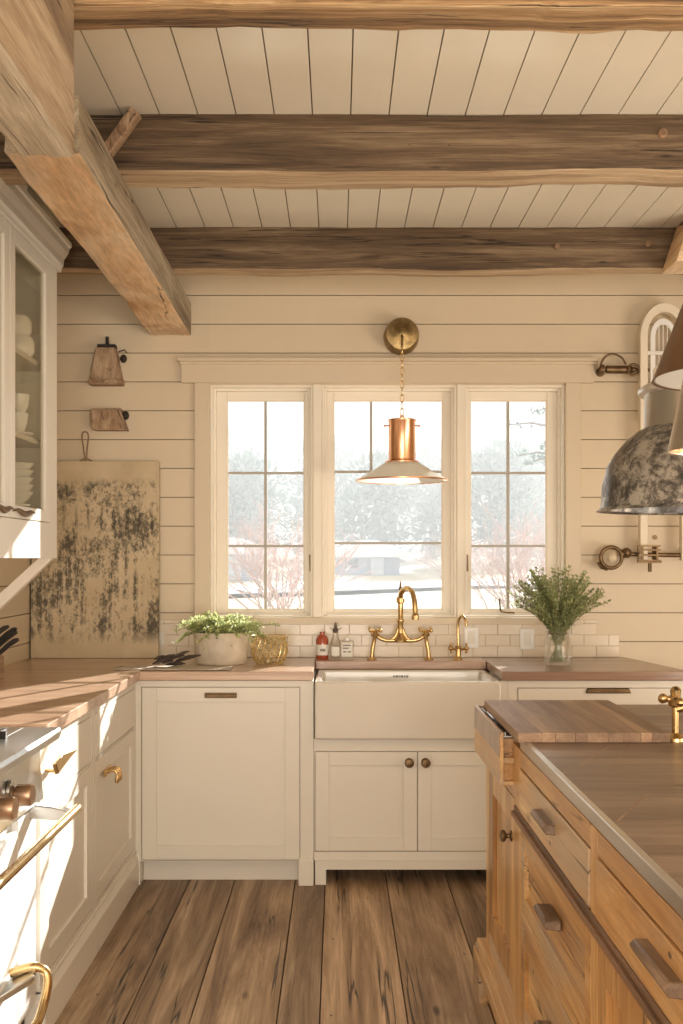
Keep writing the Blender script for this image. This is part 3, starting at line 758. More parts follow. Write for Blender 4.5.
# ------------------------------------------------------------------ range
root = thing('cooking_range', (-1.17, 2.4, 0), 'white and steel range with bronze knobs at the left edge', 'range')
RY0, RY1 = 1.95, 2.985
MB().box(-1.46, -.885, RY0, RY1, .10, .86).build('body', M['china'], root, bevel=.003, smooth=False)
mb = MB().box(-1.46, -.901, RY0, RY1, .885, .905)
mb.prism([(-.80, RY0, .905), (-.792, RY0, .895), (-.80, RY0, .872), (-.86, RY0, .862), (-.90, RY0, .862), (-.90, RY0, .905)], (0, RY1-RY0, 0))
mb.build('cooktop_rim', M['steel'], root, bevel=.002, smooth=False)
for (cx_, cy_) in ((-1.25, 2.7), (-1.0, 2.7), (-1.25, 2.3), (-1.0, 2.3)):
    mb = MB()
    for k in (-.09, 0, .09): mb.box(cx_-.11, cx_+.11, cy_+k-.005, cy_+k+.005, .905, .925).box(cx_+k-.005, cx_+k+.005, cy_-.14, cy_+.14, .905, .925)
    mb.build('grate', M['iron'], root, smooth=False)
cp = MB().prism([(-.86, RY0, .862), (-.845, RY0, .70), (-.90, RY0, .69), (-.90, RY0, .862)], (0, RY1-RY0, 0)).build('control_panel', M['steel'], root, bevel=.002, smooth=False)
for yk in (2.70, 2.555, 2.40, 2.25):
    mb = MB().lathe([(.001, 0), (.030, 0), (.031, .008), (.020, .012), (.001, .012)], (-.852, yk, .785), 'x', 24)
    kn = mb.build('knob_collar', M['steel'], root)
    MB().lathe([(.001, .012), (.019, .012), (.027, .020), (.029, .055), (.026, .060), (.001, .060)], (-.852, yk, .775), 'x', 24).build('control_knob', M['knobm'], kn)
MB().box(-.885, -.862, RY0+.01, 2.80, .30, .655).build('oven_door', M['china'], root, bevel=.004, smooth=False)
MB().box(-.885, -.864, 2.81, RY1-.01, .12, .68).build('side_panel', M['china'], root, bevel=.003, smooth=False)
MB().box(-.885, -.862, RY0+.01, 2.80, .115, .285).build('drawer', M['china'], root, bevel=.004, smooth=False)
mb = MB().tube([(-.752, RY0+.05, .668), (-.752, 3.0, .668)], .013, 14)
hd = mb.build('towel_bar', M['brass'], root)
for yy in (2.05, 2.93):
    MB().prism([(-.866, yy-.02, .70), (-.80, yy-.02, .692), (-.752, yy-.02, .677), (-.752, yy-.02, .66), (-.80, yy-.02, .655), (-.866, yy-.02, .66)], (0, .04, 0)).build('bar_bracket', M['steel'], hd, bevel=.003)
mb = MB().tube(smooth_path([(-.86, 2.73, .30), (-.80, 2.735, .315), (-.765, 2.74, .29), (-.765, 2.70, .23), (-.775, 2.62, .20), (-.86, 2.60, .2)], 5), [.012]*26, 12)
mb.build('drawer_handle', M['brass'], root)
mb = MB().prism([(-.862, 2.64, .255), (-.862, 2.77, .27), (-.80, 2.77, .30), (-.79, 2.70, .285)], (0, 0, .02))
mb.build('hinge_bracket', M['steel'], root, bevel=.003)
MB().box(-1.46, -.90, RY0, RY1, 0, .10).build('plinth', M['iron'], root, smooth=False)

# ------------------------------------------------------------------ upper cabinet
FU = ('x', -1.15)   # visible front at -1.13
UX, UY1, UY0 = -1.13, 4.18, 2.2
root = thing('wall_cabinet', (-1.3, 3.3, 1.39), 'cream glass-fronted wall cabinet with crown moulding on the left', 'cabinet')
mb = MB()
mb.box(WX0+.001, -1.15, UY1-.02, UY1, 1.40, 2.62)        # far side panel (with the boards of the wall beyond seen through the glass)
mb.box(WX0+.001, -1.15, UY0, UY0+.02, 1.40, 2.62)
mb.box(WX0+.001, -1.15, UY0, UY1, 1.395, 1.415).box(WX0+.001, -1.15, UY0, UY1, 2.60, 2.62)
mb.box(WX0+.001, WX0+.014, UY0, UY1, 1.40, 2.62)
mb.build('case', M['cab'], root, smooth=False)
doors = [(3.585, 4.075), (3.085, 3.575), (2.585, 3.075), (2.23, 2.565)]
mb = MB().holed(FU, UY0, UY1, 1.39, 2.62, 0, .02, [(a-g, b_+g, 1.527, 2.545) for a, b_ in doors])
mb.build('face_frame', M['cab'], root, smooth=False)
for a, b_ in doors:
    mb = MB().holed(FU, a, b_, 1.53, 2.542, 0, .021, [(a+.055, b_-.055, 1.575, 2.49)])
    d = mb.build('door', M['cab'], root, bevel=.002, smooth=False)
    MB().fbox(FU, a+.05, b_-.05, .008, .011, 1.57, 2.495).build('glass_pane', M['cabglass'], d, smooth=False)
for zz in (1.83, 2.135):
    MB().box(WX0+.015, -1.165, UY0+.02, UY1-.02, zz, zz+.018).build('shelf', M['cab'], root, smooth=False)
# crown and frieze
mb = MB()
prof = [(-1.15, 2.55), (-1.125, 2.55), (-1.122, 2.565), (-1.115, 2.575), (-1.112, 2.60), (-1.095, 2.625), (-1.09, 2.645), (-1.082, 2.65), (-1.082, 2.668), (-1.15, 2.668)]
mb.prism([(x, UY0, z_) for x, z_ in prof], (0, UY1+.045-UY0, 0))
mb.prism([(WX0+.001, UY1, 2.55), (WX0+.001, UY1+.01, 2.56), (WX0+.001, UY1+.045, 2.645), (WX0+.001, UY1+.045, 2.668), (WX0+.001, UY1, 2.668)], (.34, 0, 0))
mb.build('crown', M['cab'], root, smooth=False)
MB().box(WX0+.001, -1.135, UY0, 3.80, 2.668, CZ-.001).build('frieze', M['cab'], root, smooth=False)
mb = MB().prism([(-1.135, 4.14, 1.392), (-1.19, 4.14, 1.392), (WX0+.002, 4.14, 1.13), (WX0+.002, 4.14, 1.06)], (0, .04, 0))
mb.build('support_bracket', M['cab'], root, bevel=.003, smooth=False)
# leaf shaped latches
mb = MB()
def leafbar(mb, y0_, y1_, zc, x_=-1.127, r=.011):
    n_ = 10
    pts = [(x_+.004, y0_+(y1_-y0_)*k/n_, zc+.006*math.sin(k*.9)) for k in range(n_+1)]
    mb.tube(pts, [max(.002, r*math.sin(PI*min(1, (k+.3)/(n_+.6)))) for k in range(n_+1)], 8)
leafbar(mb, 3.60, 3.86, 1.553); leafbar(mb, 3.40, 3.60, 1.557)
mb.build('latch', M['darkbrass'], root)

# crockery in the cabinet
def plate(name, loc, label, r=.10):
    mb = MB().lathe([(.001, 0), (r*.6, 0), (r*.65, .004), (r, .016), (r, .019), (r*.64, .008), (.001, .006)], loc, 'z', 32)
    return tag(mb.build(name, M['china'], base=loc), label, 'plate' if name == 'plate' else 'bowl')
# ridged bowls stacked on the bottom board
prev = None
for k in range(5):
    loc = (-1.235, 3.95, 1.5955+k*.027)
    if prev is None:
        mb = MB().lathe([(.001, 0), (.035, 0), (.058, .018), (.073, .040), (.078, .045), (.075, .046), (.056, .024), (.033, .006), (.001, .006)], loc, 'z', 36)
        prev = tag(mb.build('bowl', M['china'], base=loc), 'white bowl at the bottom of the cabinet stack', 'bowl', 'stacked white bowls behind the cabinet glass')
    else:
        dup(prev, (loc[0], loc[1], loc[2]), ['', 'second bowl from the bottom of the cabinet stack', 'middle bowl of the stack behind the cabinet glass', 'fourth bowl up, second from the top of the cabinet stack', 'top bowl of the stack behind the cabinet glass'][k])
# a low stand beneath the stack
tag(MB().lathe([(.001, 0), (.055, 0), (.025, .02), (.02, .15), (.065, .172), (.065, .179), (.001, .179)], (-1.235, 3.95, 1.4155), 'z', 28).build('cake_stand', M['china']), 'small white footed stand under the stacked bowls', 'stand')
loc = (-1.235, 3.95, 1.849)
mb = MB().lathe([(.001, 0), (.055, 0), (.078, .012), (.078, .015), (.05, .005), (.001, .004)], loc, 'z', 30)
tag(mb.build('plate', M['china']), 'white plate under the glass cups on the middle shelf', 'plate')
def cup(loc, label):
    mb = MB().lathe([(.001, 0), (.022, 0), (.034, .03), (.038, .07), (.035, .07), (.031, .03), (.02, .004), (.001, .004)], loc, 'z', 20)
    mb.tube(arc((loc[0], loc[1]+.035, loc[2]+.038), .018, -PI/2, PI/2, 8, 'yz'), .004, 8)
    return tag(mb.build('cup', M['china'], base=loc), label, 'cup', 'white cups on the middle shelf')
c0 = cup((-1.21, 3.93, 1.866), 'white cup lower in the pair on the middle shelf')
dup(c0, (-1.205, 3.93, 1.937), 'white cup perched on top of another on the middle shelf', rotz=.5)
def jarpot(loc, label, r=.06, h_=.075):
    mb = MB().lathe([(.001, 0), (r*.8, 0), (r, h_*.25), (r, h_*.75), (r*.85, h_), (.001, h_)], loc, 'z', 28)
    return tag(mb.build('canister', M['china'], base=loc), label, 'canister', 'white canisters on the top shelf')
j0 = jarpot((-1.215, 3.95, 2.154), 'lower rounded white canister on the cabinet top shelf')
dup(j0, (-1.225, 3.95, 2.230), 'upper rounded white canister stacked on another in the cabinet')

# ------------------------------------------------------------------ things on the left worktop and wall
# leaning forest-print board
root = thing('leaning_board', (-1.165, 4.985, .911), 'tall beige board with a faded dark forest print leaning on the wall', 'board')
bw, bh = .612, .945
o = MB().box(-1.165-bw/2, -1.165+bw/2, 4.975, 4.995, .911, .911+bh).build('panel', M['print'], root, bevel=.002, smooth=False)
lx = -1.165-.05
pts = smooth_path([(lx-.004, 4.985, 1.86), (lx-.012, 4.985, 1.92), (lx-.020, 4.985, 1.975), (lx-.012, 4.985, 1.998), (lx+.006, 4.985, 1.995), (lx+.012, 4.985, 1.97), (lx+.006, 4.985, 1.92), (lx+.002, 4.985, 1.86)], 4)
mb = MB().tube(pts, .0035, 8); mb.tube([(lx-.03, 4.985, 1.857), (lx, 4.985, 1.872), (lx+.03, 4.985, 1.857)], .004, 8)
mb.build('hanging_cord', M['cordm'], root)
root.rotation_euler = (-math.radians(1.6), 0, 0)
# wooden wall blocks
root = thing('wall_block', (-1.114, 5.0, 2.22), 'bell-shaped weathered wooden block with an iron hook on the board wall', 'wall decoration')
mb = MB().prism([(-1.188, 5.038, 2.222), (-1.192, 5.038, 2.25), (-1.165, 5.038, 2.39), (-1.150, 5.038, 2.40), (-1.068, 5.038, 2.40), (-1.038, 5.038, 2.25), (-1.03, 5.038, 2.225)], (0, -.06, 0))
mb.box(-1.195, -1.032, 4.972, 5.038, 2.22, 2.248)
mb.build('block', M['oldwood'], root, bevel=.006)
mb = MB().box(-1.155, -1.070, 4.99, 5.038, 2.401, 2.416).box(-1.118, -1.104, 5.0, 5.014, 2.416, 2.455)
mb.tube([(-1.06, 5.02, 2.385), (-1.03, 5.02, 2.395), (-1.02, 5.02, 2.38)], .003, 6)
mb.ball((-1.033, 5.01, 2.35), .016, 1.3, 8); mb.tube([(-1.05, 5.01, 2.35), (-1.033, 5.01, 2.35)], .006, 8)
mb.build('iron_hook', M['iron'], root)
root = thing('wall_block', (-1.11, 5.0, 2.0), 'slanted weathered wooden block, lower of the two on the board wall', 'wall decoration')
MB().prism([(-1.175, 5.038, 2.003), (-1.19, 5.038, 2.03), (-1.192, 5.038, 2.095), (-1.182, 5.038, 2.108), (-1.058, 5.038, 2.108), (-1.022, 5.038, 2.003)], (0, -.05, 0)).build('block', M['oldwood'], root, bevel=.006)
mb = MB().prism([(-1.056, 5.038, 2.108), (-1.046, 5.038, 2.110), (-1.012, 5.038, 2.003), (-1.022, 5.038, 2.003)], (0, -.05, 0))
mb.build('pale_edge', M['board'], root, smooth=False)
MB().ball((-1.026, 5.02, 2.078), .018, 1.2, 10).build('iron_knob', M['iron'], root)
# outlet plates
def outlet(x_, z_, label, y_=WY-.0105):
    root = thing('wall_outlet', (x_, y_, z_), label, 'outlet')
    MB().box(x_-.035, x_+.035, y_-.006, y_+.001, z_-.05, z_+.05).build('plate', M['china'], root, bevel=.002)
    MB().box(x_-.016, x_+.016, y_-.009, y_-.005, z_-.03, z_+.03).build('socket', M['white'], root, bevel=.001)
outlet(.645, 1.005, 'white wall outlet on the tiles beside the small tap')
outlet(.915, .998, 'white wall outlet on the tiles behind the herb jar')
outlet(-.862, 1.0, 'white wall outlet on the boards beside the leaning board', WY-.001)

# cloth and dark dried heap
mb = MB(); nx_, ny_ = 26, 10
gr = [[mb.bm.verts.new((-.96+.50*i/nx_, 4.44+.155*j/ny_+.006*math.sin(i*.5), .9125+.004*abs(noise.noise(Vector((i*.35, j*.5, 2)))))) for j in range(ny_+1)] for i in range(nx_+1)]
for i in range(nx_):
    for j in range(ny_): mb.bm.faces.new((gr[i][j], gr[i+1][j], gr[i+1][j+1], gr[i][j+1]))
tag(mb.build('linen_cloth', M['cloth'], solid=.002), 'thin greyish linen cloth spread on the left worktop', 'cloth')
mb = MB(); rnd = random.Random(5)
for k in range(17):
    x_ = -.74+rnd.uniform(-.07, .05); y_ = 4.56+rnd.uniform(-.03, .04); a = rnd.uniform(-.5, .7); l = rnd.uniform(.05, .09)
    z_ = .922+rnd.uniform(0, .028); dx, dy, dz = math.cos(a)*l, math.sin(a)*l*.5, rnd.uniform(-.1, .45)*l
    if z_+dz < .921: dz = 0
    mb.tube([(x_, y_, z_), (x_+dx*.35, y_+dy*.35, z_+dz*.35+.004), (x_+dx*.7, y_+dy*.7, z_+dz*.7+.004), (x_+dx, y_+dy, z_+dz)], [.003, .0085, .007, .002], 7)
tag(mb.build('dried_pods', M['dried']), 'small heap of dark dried pods beside the planter', 'dried plants')

# planter
root = thing('herb_planter', (-.53, 4.72, .91), 'low cream stoneware pot of light green herbs left of the sink', 'potted plant')
mb = MB().lathe([(.001, .0), (.108, 0), (.116, .01), (.121, .07), (.124, .13), (.128, .142), (.121, .144), (.114, .13), (.112, .12), (.001, .118)], (-.53, 4.72, .911), 'z', 40, 1, .8)
pot_m = plain('aged_stoneware', (.70, .61, .48), .35, vary=.25, vscale=10, coat=.3)
mb.build('pot', pot_m, root)
mb = MB(); st = MB(); rnd = random.Random(11)
for k in range(190):
    a = rnd.uniform(0, 2*PI); q = rnd.uniform(0, .10); b0 = Vector((-.53+q*math.cos(a), 4.72+q*.75*math.sin(a), 1.03))
    out = rnd.uniform(.02, .13)*(1 if rnd.random() < .8 else 1.35); up_ = rnd.uniform(.02, .09)
    tip = b0+Vector((math.cos(a)*out, math.sin(a)*out*.6, up_*(1.1-q*5) + .01))
    if rnd.random() < .25: tip.z -= rnd.uniform(.03, .09); tip.y = min(tip.y, 4.68)
    mid = (b0+tip)/2+Vector((0, 0, .03)); pth = smooth_path([b0, mid, tip], 4); st.tube(pth, .0012, 4)
    for p in pth[3:]:
        for r_ in range(3):
            dd = Vector((rnd.uniform(-1, 1), rnd.uniform(-1, 1), rnd.uniform(-.2, .9)))
            mb.leaf(p, dd, rnd.uniform(.014, .024), rnd.uniform(.008, .014))
mb.build('foliage', M['leaf2'], root, recalc=False); st.build('stems', M['stem'], root)
# gold wire basket
root = thing('wire_basket', (-.312, 4.74, .91), 'small round gold wire basket beside the planter', 'basket')
mb = MB(); cx_, cy_ = -.312, 4.74
for k in range(7):
    z_ = .916+k*.018; r_ = .052+.030*math.sin(PI*(k+1)/9)
    n_ = 18
    pts = [(cx_+(r_+.004*math.cos(j*PI))*math.cos(2*PI*j/36), cy_+(r_+.004*math.cos(j*PI))*math.sin(2*PI*j/36), z_+.007*math.cos(j*PI+k*PI)) for j in range(36)]
    mb.tube(pts, .0022, 6, closed=True)
mb.tube([(cx_+.082*math.cos(2*PI*j/36), cy_+.082*math.sin(2*PI*j/36), 1.035) for j in range(36)], .003, 6, closed=True)
for j in range(18):
    a = 2*PI*j/18
    mb.tube([(cx_+(.052+.030*math.sin(PI*(k+1)/9))*math.cos(a+k*.06), cy_+(.052+.030*math.sin(PI*(k+1)/9))*math.sin(a+k*.06), .913+k*.018) for k in range(7)]+[(cx_+.082*math.cos(a+.4), cy_+.082*math.sin(a+.4), 1.035)], .0018, 5)
mb.build('wire', M['gold'], root)
mb = MB(); rnd = random.Random(4)
for k in range(42):
    a = rnd.uniform(0, 2*PI); r_ = rnd.uniform(0, .052); z_ = .925+rnd.uniform(0, .105)
    mb.ball((cx_+r_*math.cos(a), cy_+r_*math.sin(a), z_), .0125, n=7)
mb.build('beads', plain('honey_glass_bead', (.75, .62, .38), .15, coat=.5, vary=.2), root)['kind'] = 'stuff'

# knife block with knives
root = thing('knife_block', (-1.335, 4.1, .91), 'pale wooden knife block cut off by the left edge', 'knife block')
mb = MB().prism([(-1.455, 4.05, .911), (-1.335, 4.05, .911), (-1.335, 4.05, .995), (-1.40, 4.05, 1.075), (-1.455, 4.05, 1.06)], (0, .11, 0))
mb.build('block', M['board'], root, bevel=.003, smooth=False)
def knife(loc, label):
    x_, y_, z_ = loc
    mb = MB().tube([(x_, y_, z_), (x_+.02, y_, z_+.018), (x_+.05, y_, z_+.045), (x_+.075, y_, z_+.062), (x_+.09, y_, z_+.068)], [.008, .009, .0105, .010, .006], 8)
    return tag(mb.build('knife', M['black'], base=loc), label, 'knife', 'black handled knives in the block')
k0 = knife((-1.378, 4.07, 1.055), 'black knife handle, highest in the knife block')
dup(k0, (-1.355, 4.10, 1.030), 'black knife handle in the middle of the knife block')
dup(k0, (-1.340, 4.07, 1.004), 'black knife handle, lowest in the knife block')
dup(k0, (-1.366, 4.13, 1.042), 'black knife handle nearest the wall in the knife block')

# bottles
root = thing('amber_bottle', (-.075, 4.93, .91), 'dark red bottle with a pale label left of the brass faucet', 'bottle')
MB().lathe([(.001, 0), (.028, 0), (.030, .006), (.030, .09), (.024, .108), (.012, .118), (.011, .13), (.001, .13)], (-.075, 4.93, .911), 'z', 24).build('glass', M['amber'], root)
MB().lathe([(.0305, .02), (.0308, .022), (.0308, .068), (.0305, .07)], (-.075, 4.93, .911), 'z', 24, close=True).build('paper_label', M['white'], root)
MB().box(-.084, -.060, 4.8985, 4.8999, .95, .962).build('print', M['logo'], root, smooth=False)
root = thing('stoppered_bottle', (-.012, 4.925, .91), 'clear glass bottle with a dark leafy stopper between two bottles', 'bottle')
MB().lathe([(.001, 0), (.027, 0), (.029, .006), (.029, .07), (.020, .095), (.014, .11), (.017, .13), (.013, .13), (.011, .11), (.026, .07), (.024, .008), (.001, .008)], (-.012, 4.925, .911), 'z', 24).build('glass', M['jar'], root)
mb = MB().lathe([(.001, 0), (.011, 0), (.014, .018), (.006, .026), (.004, .05), (.001, .05)], (-.012, 4.925, 1.035), 'z', 14)
mb.leaf((-.012, 4.925, 1.05), (-1, 0, .25), .035, .018).leaf((-.012, 4.925, 1.05), (1, 0, .2), .035, .018).leaf((-.008, 4.925, 1.055), (.2, 0, 1), .035, .012)
mb.build('stopper', M['bottlecap'], root)
MB().box(-.030, .006, 4.8935, 4.8955, .93, .972).build('paper_label', M['white'], root, smooth=False)
root = thing('square_bottle', (.042, 4.92, .91), 'square clear bottle with a white label, nearest the faucet', 'bottle')
MB().box(.010, .074, 4.90, 4.945, .911, 1.0).build('glass', M['jar'], root, bevel=.006)
MB().lathe([(.001, 0), (.012, 0), (.012, .012), (.001, .012)], (.042, 4.922, 1.0), 'z', 14).build('cap', M['china'], root)
MB().box(.016, .068, 4.8985, 4.8995, .925, .990).build('paper_label', M['white'], root, smooth=False)
mb = MB()
for zz, a, b_ in ((.975, .022, .060), (.962, .022, .050), (.945, .024, .040), (.945, .046, .062)): mb.box(a, b_, 4.8975, 4.8986, zz, zz+.006)
mb.build('print', M['logo'], root, smooth=False)

# herb jar
root = thing('glass_jar', (.99, 4.68, .91), 'ribbed clear glass jar on the walnut worktop', 'jar')
prof_o = [(.001, 0), (.054, 0), (.058, .006), (.058, .11), (.052, .125), (.050, .135), (.056, .145), (.056, .150), (.052, .150), (.046, .135), (.054, .108), (.054, .010), (.001, .010)]
MB().lathe(prof_o, (.99, 4.68, .911), 'z', 40).build('glass', M['jar'], root)
mb = MB()
for k in range(20):
    a = 2*PI*k/20; mb.tube([(.99+.0585*math.cos(a), 4.68+.0585*math.sin(a), .918), (.99+.0585*math.cos(a), 4.68+.0585*math.sin(a), .955)], .0025, 5)
mb.build('ribs', M['jar'], root)
root = thing('herb_bunch', (.99, 4.68, .922), 'loose bunch of fine green herb sprigs standing in the jar', 'herbs')
mb = MB(); st = MB(); rnd = random.Random(21)
for k in range(150):
    a = rnd.uniform(0, 2*PI); q = .012+.03*rnd.random()
    b0 = Vector((.99+q*math.cos(a+2.5), 4.68+q*math.sin(a+2.5), .925)); neck = Vector((.99+.030*math.cos(a), 4.68+.030*math.sin(a), 1.05))
    sp = rnd.uniform(.04, .20); h_ = rnd.uniform(.16, .31)*math.sqrt(max(.2, 1-(sp/.27)**2))
    tip = neck+Vector((math.cos(a)*sp, math.sin(a)*sp*.75, h_)); mid = neck.lerp(tip, .5)+Vector((-math.cos(a)*.01, 0, .02))
    pth = smooth_path([b0, neck, mid, tip], 5); st.tube(pth, .0013, 4)
    for j, p in enumerate(pth[4:]):
        for r_ in range(4):
            dd = Vector((rnd.uniform(-1, 1), rnd.uniform(-1, 1), rnd.uniform(-.3, 1)))
            if j < 3 and rnd.random() < .6: continue
            mb.leaf(p, dd, rnd.uniform(.012, .021), rnd.uniform(.008, .013))
mb.build('leaves', M['leaf'], root, recalc=False); st.build('stems', M['stem'], root)

# ------------------------------------------------------------------ window pendant
px, py = .2905, 4.72
root = thing('pendant_lamp', (px, 4.9, 2.45), 'copper and white glass pendant on a chain before the middle window', 'lamp')
MB().lathe([(.001, 0), (.082, 0), (.085, .02), (.080, .05), (.074, .055), (.079, .06), (.079, .095), (.074, .104), (.03, .11), (.016, .118), (.001, .118)], (.305, WY, 2.455), '-y', 36).build('wall_rose', M['darkbrass'], root)
wr = plain('aged_brass_rose', (.42, .30, .14), .42, 1, vary=.5, vscale=40)
root.children[0].data.materials[0] = wr
MB().tube(smooth_path([(.302, WY-.11, 2.445), (.30, 4.85, 2.42), (.293, 4.76, 2.375), (px, py, 2.36), (px, py, 2.345)], 5), .006, 10).build('arm', wr, root)
mb = MB(); z_ = 2.347; k = 0
while z_ > 2.035:
    n_ = 12; pts = []
    for j in range(n_):
        a = 2*PI*j/n_; u, v = .0085*math.cos(a), .019*math.sin(a)
        pts.append((px+(u if k % 2 else 0), py+(0 if k % 2 else u), z_-.016+v))
    mb.tube(pts, .0024, 6, closed=True); z_ -= .031; k += 1
mb.build('chain', M['brass'], root)
mb = MB().lathe([(.001, 1.822), (.078, 1.822), (.078, 1.828), (.062, 1.836), (.061, 2.006), (.064, 2.010), (.064, 2.018), (.03, 2.024), (.001, 2.024)], (px, py, 0), 'z', 40)
mb.lathe([(.001, 2.02), (.010, 2.02), (.010, 2.035), (.001, 2.035)], (px, py, 0), 'z', 12)
cp = mb.build('copper_body', M['copper'], root)
for s in (-1, 1):
    mb = MB(); mb.tube([(px+s*.06, py, 1.99), (px+s*.078, py, 1.99)], .0035, 8); mb.ball((px+s*.078, py, 1.99), .006, n=8)
    mb.build('thumb_screw', M['copper'], cp)
mb = MB().lathe([(.072, 1.824), (.085, 1.818), (.115, 1.798), (.155, 1.772), (.185, 1.757), (.207, 1.744), (.2075, 1.741), (.205, 1.741), (.183, 1.753), (.153, 1.768), (.113, 1.794), (.083, 1.814), (.070, 1.820)], (px, py, 0), 'z', 56, close=True)
sh = mb.build('glass_shade', M['shade'], root)
MB().lathe([(.2075, 1.738), (.2095, 1.740), (.2095, 1.745), (.2070, 1.746)], (px, py, 0), 'z', 56, close=True).build('rim', M['copper'], sh)
MB().lathe([(.001, 1.757), (.012, 1.758), (.028, 1.772), (.034, 1.79), (.028, 1.808), (.016, 1.822), (.001, 1.822)], (px, py, 0), 'z', 20).build('bulb', plain('pearl_bulb', (.85, .72, .45), .2), root)

# ------------------------------------------------------------------ rails and rack on the right of the back wall
IR = M['darkbrass']
root = thing('wall_rail', (1.40, 4.97, 2.29), 'upper old bronze rail with a curled handle right of the window', 'rail')
mb = MB().tube([(1.26, 4.965, 2.292), (1.66, 4.965, 2.285)], .008, 10)
mb.tube([(1.28, 4.965, 2.290), (1.40, 4.965, 2.289)], .019, 14)
mb.lathe([(.001, 0), (.024, 0), (.024, .016), (.001, .016)], (1.252, 4.965, 2.29), 'x', 16)
for x_ in (1.27, 1.60): mb.tube([(x_, WY, 2.29), (x_, 4.965, 2.29)], .009, 8); mb.lathe([(.001, 0), (.022, 0), (.020, .008), (.001, .008)], (x_, WY, 2.29), '-y', 16)
mb.build('rod', IR, root)
MB().tube(smooth_path([(1.262, 4.955, 2.262), (1.25, 4.955, 2.30), (1.27, 4.955, 2.345), (1.31, 4.955, 2.362), (1.35, 4.955, 2.345), (1.372, 4.955, 2.312)], 5), .005, 8).build('curled_handle', IR, root)
mb = MB().tube(arc((1.405, 4.945, 2.285), .026, 0, 2*PI, 20)[:-1], .006, 8, closed=True); mb.ball((1.405, 4.945, 2.285), .014, n=8)
mb.build('wheel', IR, root)
root = thing('wall_rail', (1.45, 4.95, 1.40), 'lower old bronze rail with a ring end above the herbs', 'rail')
mb = MB().tube([(1.36, 4.95, 1.408), (1.72, 4.95, 1.402)], .010, 12)
mb.tube([(1.345, 4.95, 1.41), (1.385, 4.95, 1.41)], .020, 12); mb.ball((1.372, 4.945, 1.415), .024, n=10)
for x_ in (1.38, 1.68): mb.tube([(x_, WY, 1.405), (x_, 4.95, 1.405)], .010, 8)
mb.build('rod', M['darkbrass'], root)
mb = MB().tube(arc((1.298, 4.94, 1.392), .050, 0, 2*PI, 24)[:-1], .009, 10, closed=True)
mb.tube([(1.235, 4.94, 1.37), (1.25, 4.94, 1.345), (1.28, 4.94, 1.335)], .007, 8)
mb.build('ring', IR, root)
MB().lathe([(.001, 0), (.036, 0), (.038, .012), (.024, .03), (.012, .04), (.018, .05), (.001, .058)], (1.300, 4.975, 1.39), '-y', 24).build('pale_knob', M['paint'], root)
mb = MB()
for x_ in (1.435, 1.505): mb.box(x_, x_+.010, 4.915, 4.985, 1.375, 1.448)
for z_ in (1.374, 1.40, 1.425, 1.444): mb.box(1.42, 1.525, 4.91, 4.920, z_, z_+.007)
mb.box(1.415, 1.53, 4.91, 4.925, 1.366, 1.376); mb.tube([(1.475, 4.92, 1.37), (1.475, 4.92, 1.325)], .009, 8)
mb.build('clamp', IR, root)
# arched rack
root = thing('arched_rack', (1.54, 4.93, 1.38), 'tall cream arched wooden frame on the wall at right', 'rack')
ax, aw = 1.548, .098
def arch_path(w_, zt, zb, n_=14, hr=1.4):
    pts = [(ax-w_, zb), (ax-w_, zb+(zt-zb)*.5), (ax-w_, zt-w_*hr)]
    for k in range(1, n_): a = PI-PI*k/n_; pts.append((ax+w_*math.cos(a), zt-w_*hr+w_*hr*math.sin(a)))
    pts += [(ax+w_, zt-w_*hr), (ax+w_, zb+(zt-zb)*.5), (ax+w_, zb)]
    return pts
def band(mb, w_, th, zt, zb, y0_, y1_):
    o_ = arch_path(w_+th/2, zt, zb); i_ = arch_path(w_-th/2, zt-th*1.2, zb)
    vo = [[mb.bm.verts.new((p[0], y, p[1])) for p in o_] for y in (y0_, y1_)]; vi = [[mb.bm.verts.new((p[0], y, p[1])) for p in i_] for y in (y0_, y1_)]
    for k in range(len(o_)-1):
        mb.bm.faces.new((vo[0][k], vo[0][k+1], vi[0][k+1], vi[0][k])); mb.bm.faces.new((vo[1][k], vo[1][k+1], vi[1][k+1], vi[1][k]))
        mb.bm.faces.new((vo[0][k], vo[0][k+1], vo[1][k+1], vo[1][k])); mb.bm.faces.new((vi[0][k], vi[0][k+1], vi[1][k+1], vi[1][k]))
    for k in (0, -1): mb.bm.faces.new((vo[0][k], vi[0][k], vi[1][k], vo[1][k]))
mb = MB(); band(mb, aw, .036, 2.60, 1.378, 4.925, 4.965)
mb.build('frame', M['rack'], root, bevel=.003)
mb = MB(); band(mb, .05, .024, 2.53, 2.02, 4.945, 4.965)
mb.build('inner_hoop', M['china'], root, bevel=.002)
mb = MB().box(ax-aw, ax+aw, 4.935, 4.95, 2.355, 2.372).box(ax-aw, ax+aw, 4.945, 4.96, 2.02, 2.035)
for s in (-.02, .0, .02): mb.box(ax+s-.002, ax+s+.002, 4.95, 4.955, 2.03, 2.52)
mb.build('crossbars', M['white'], root, smooth=False)
for x_ in (ax-aw, ax+aw): MB().box(x_-.01, x_+.01, 4.96, WY, 1.9, 1.92).build('wall_fixing', IR, root, smooth=False)
MB().lathe([(.001, 0), (.012, 0), (.012, .004), (.001, .004)], (1.535, WY, 1.49), '-y', 12).build('screw_plate', IR, root)

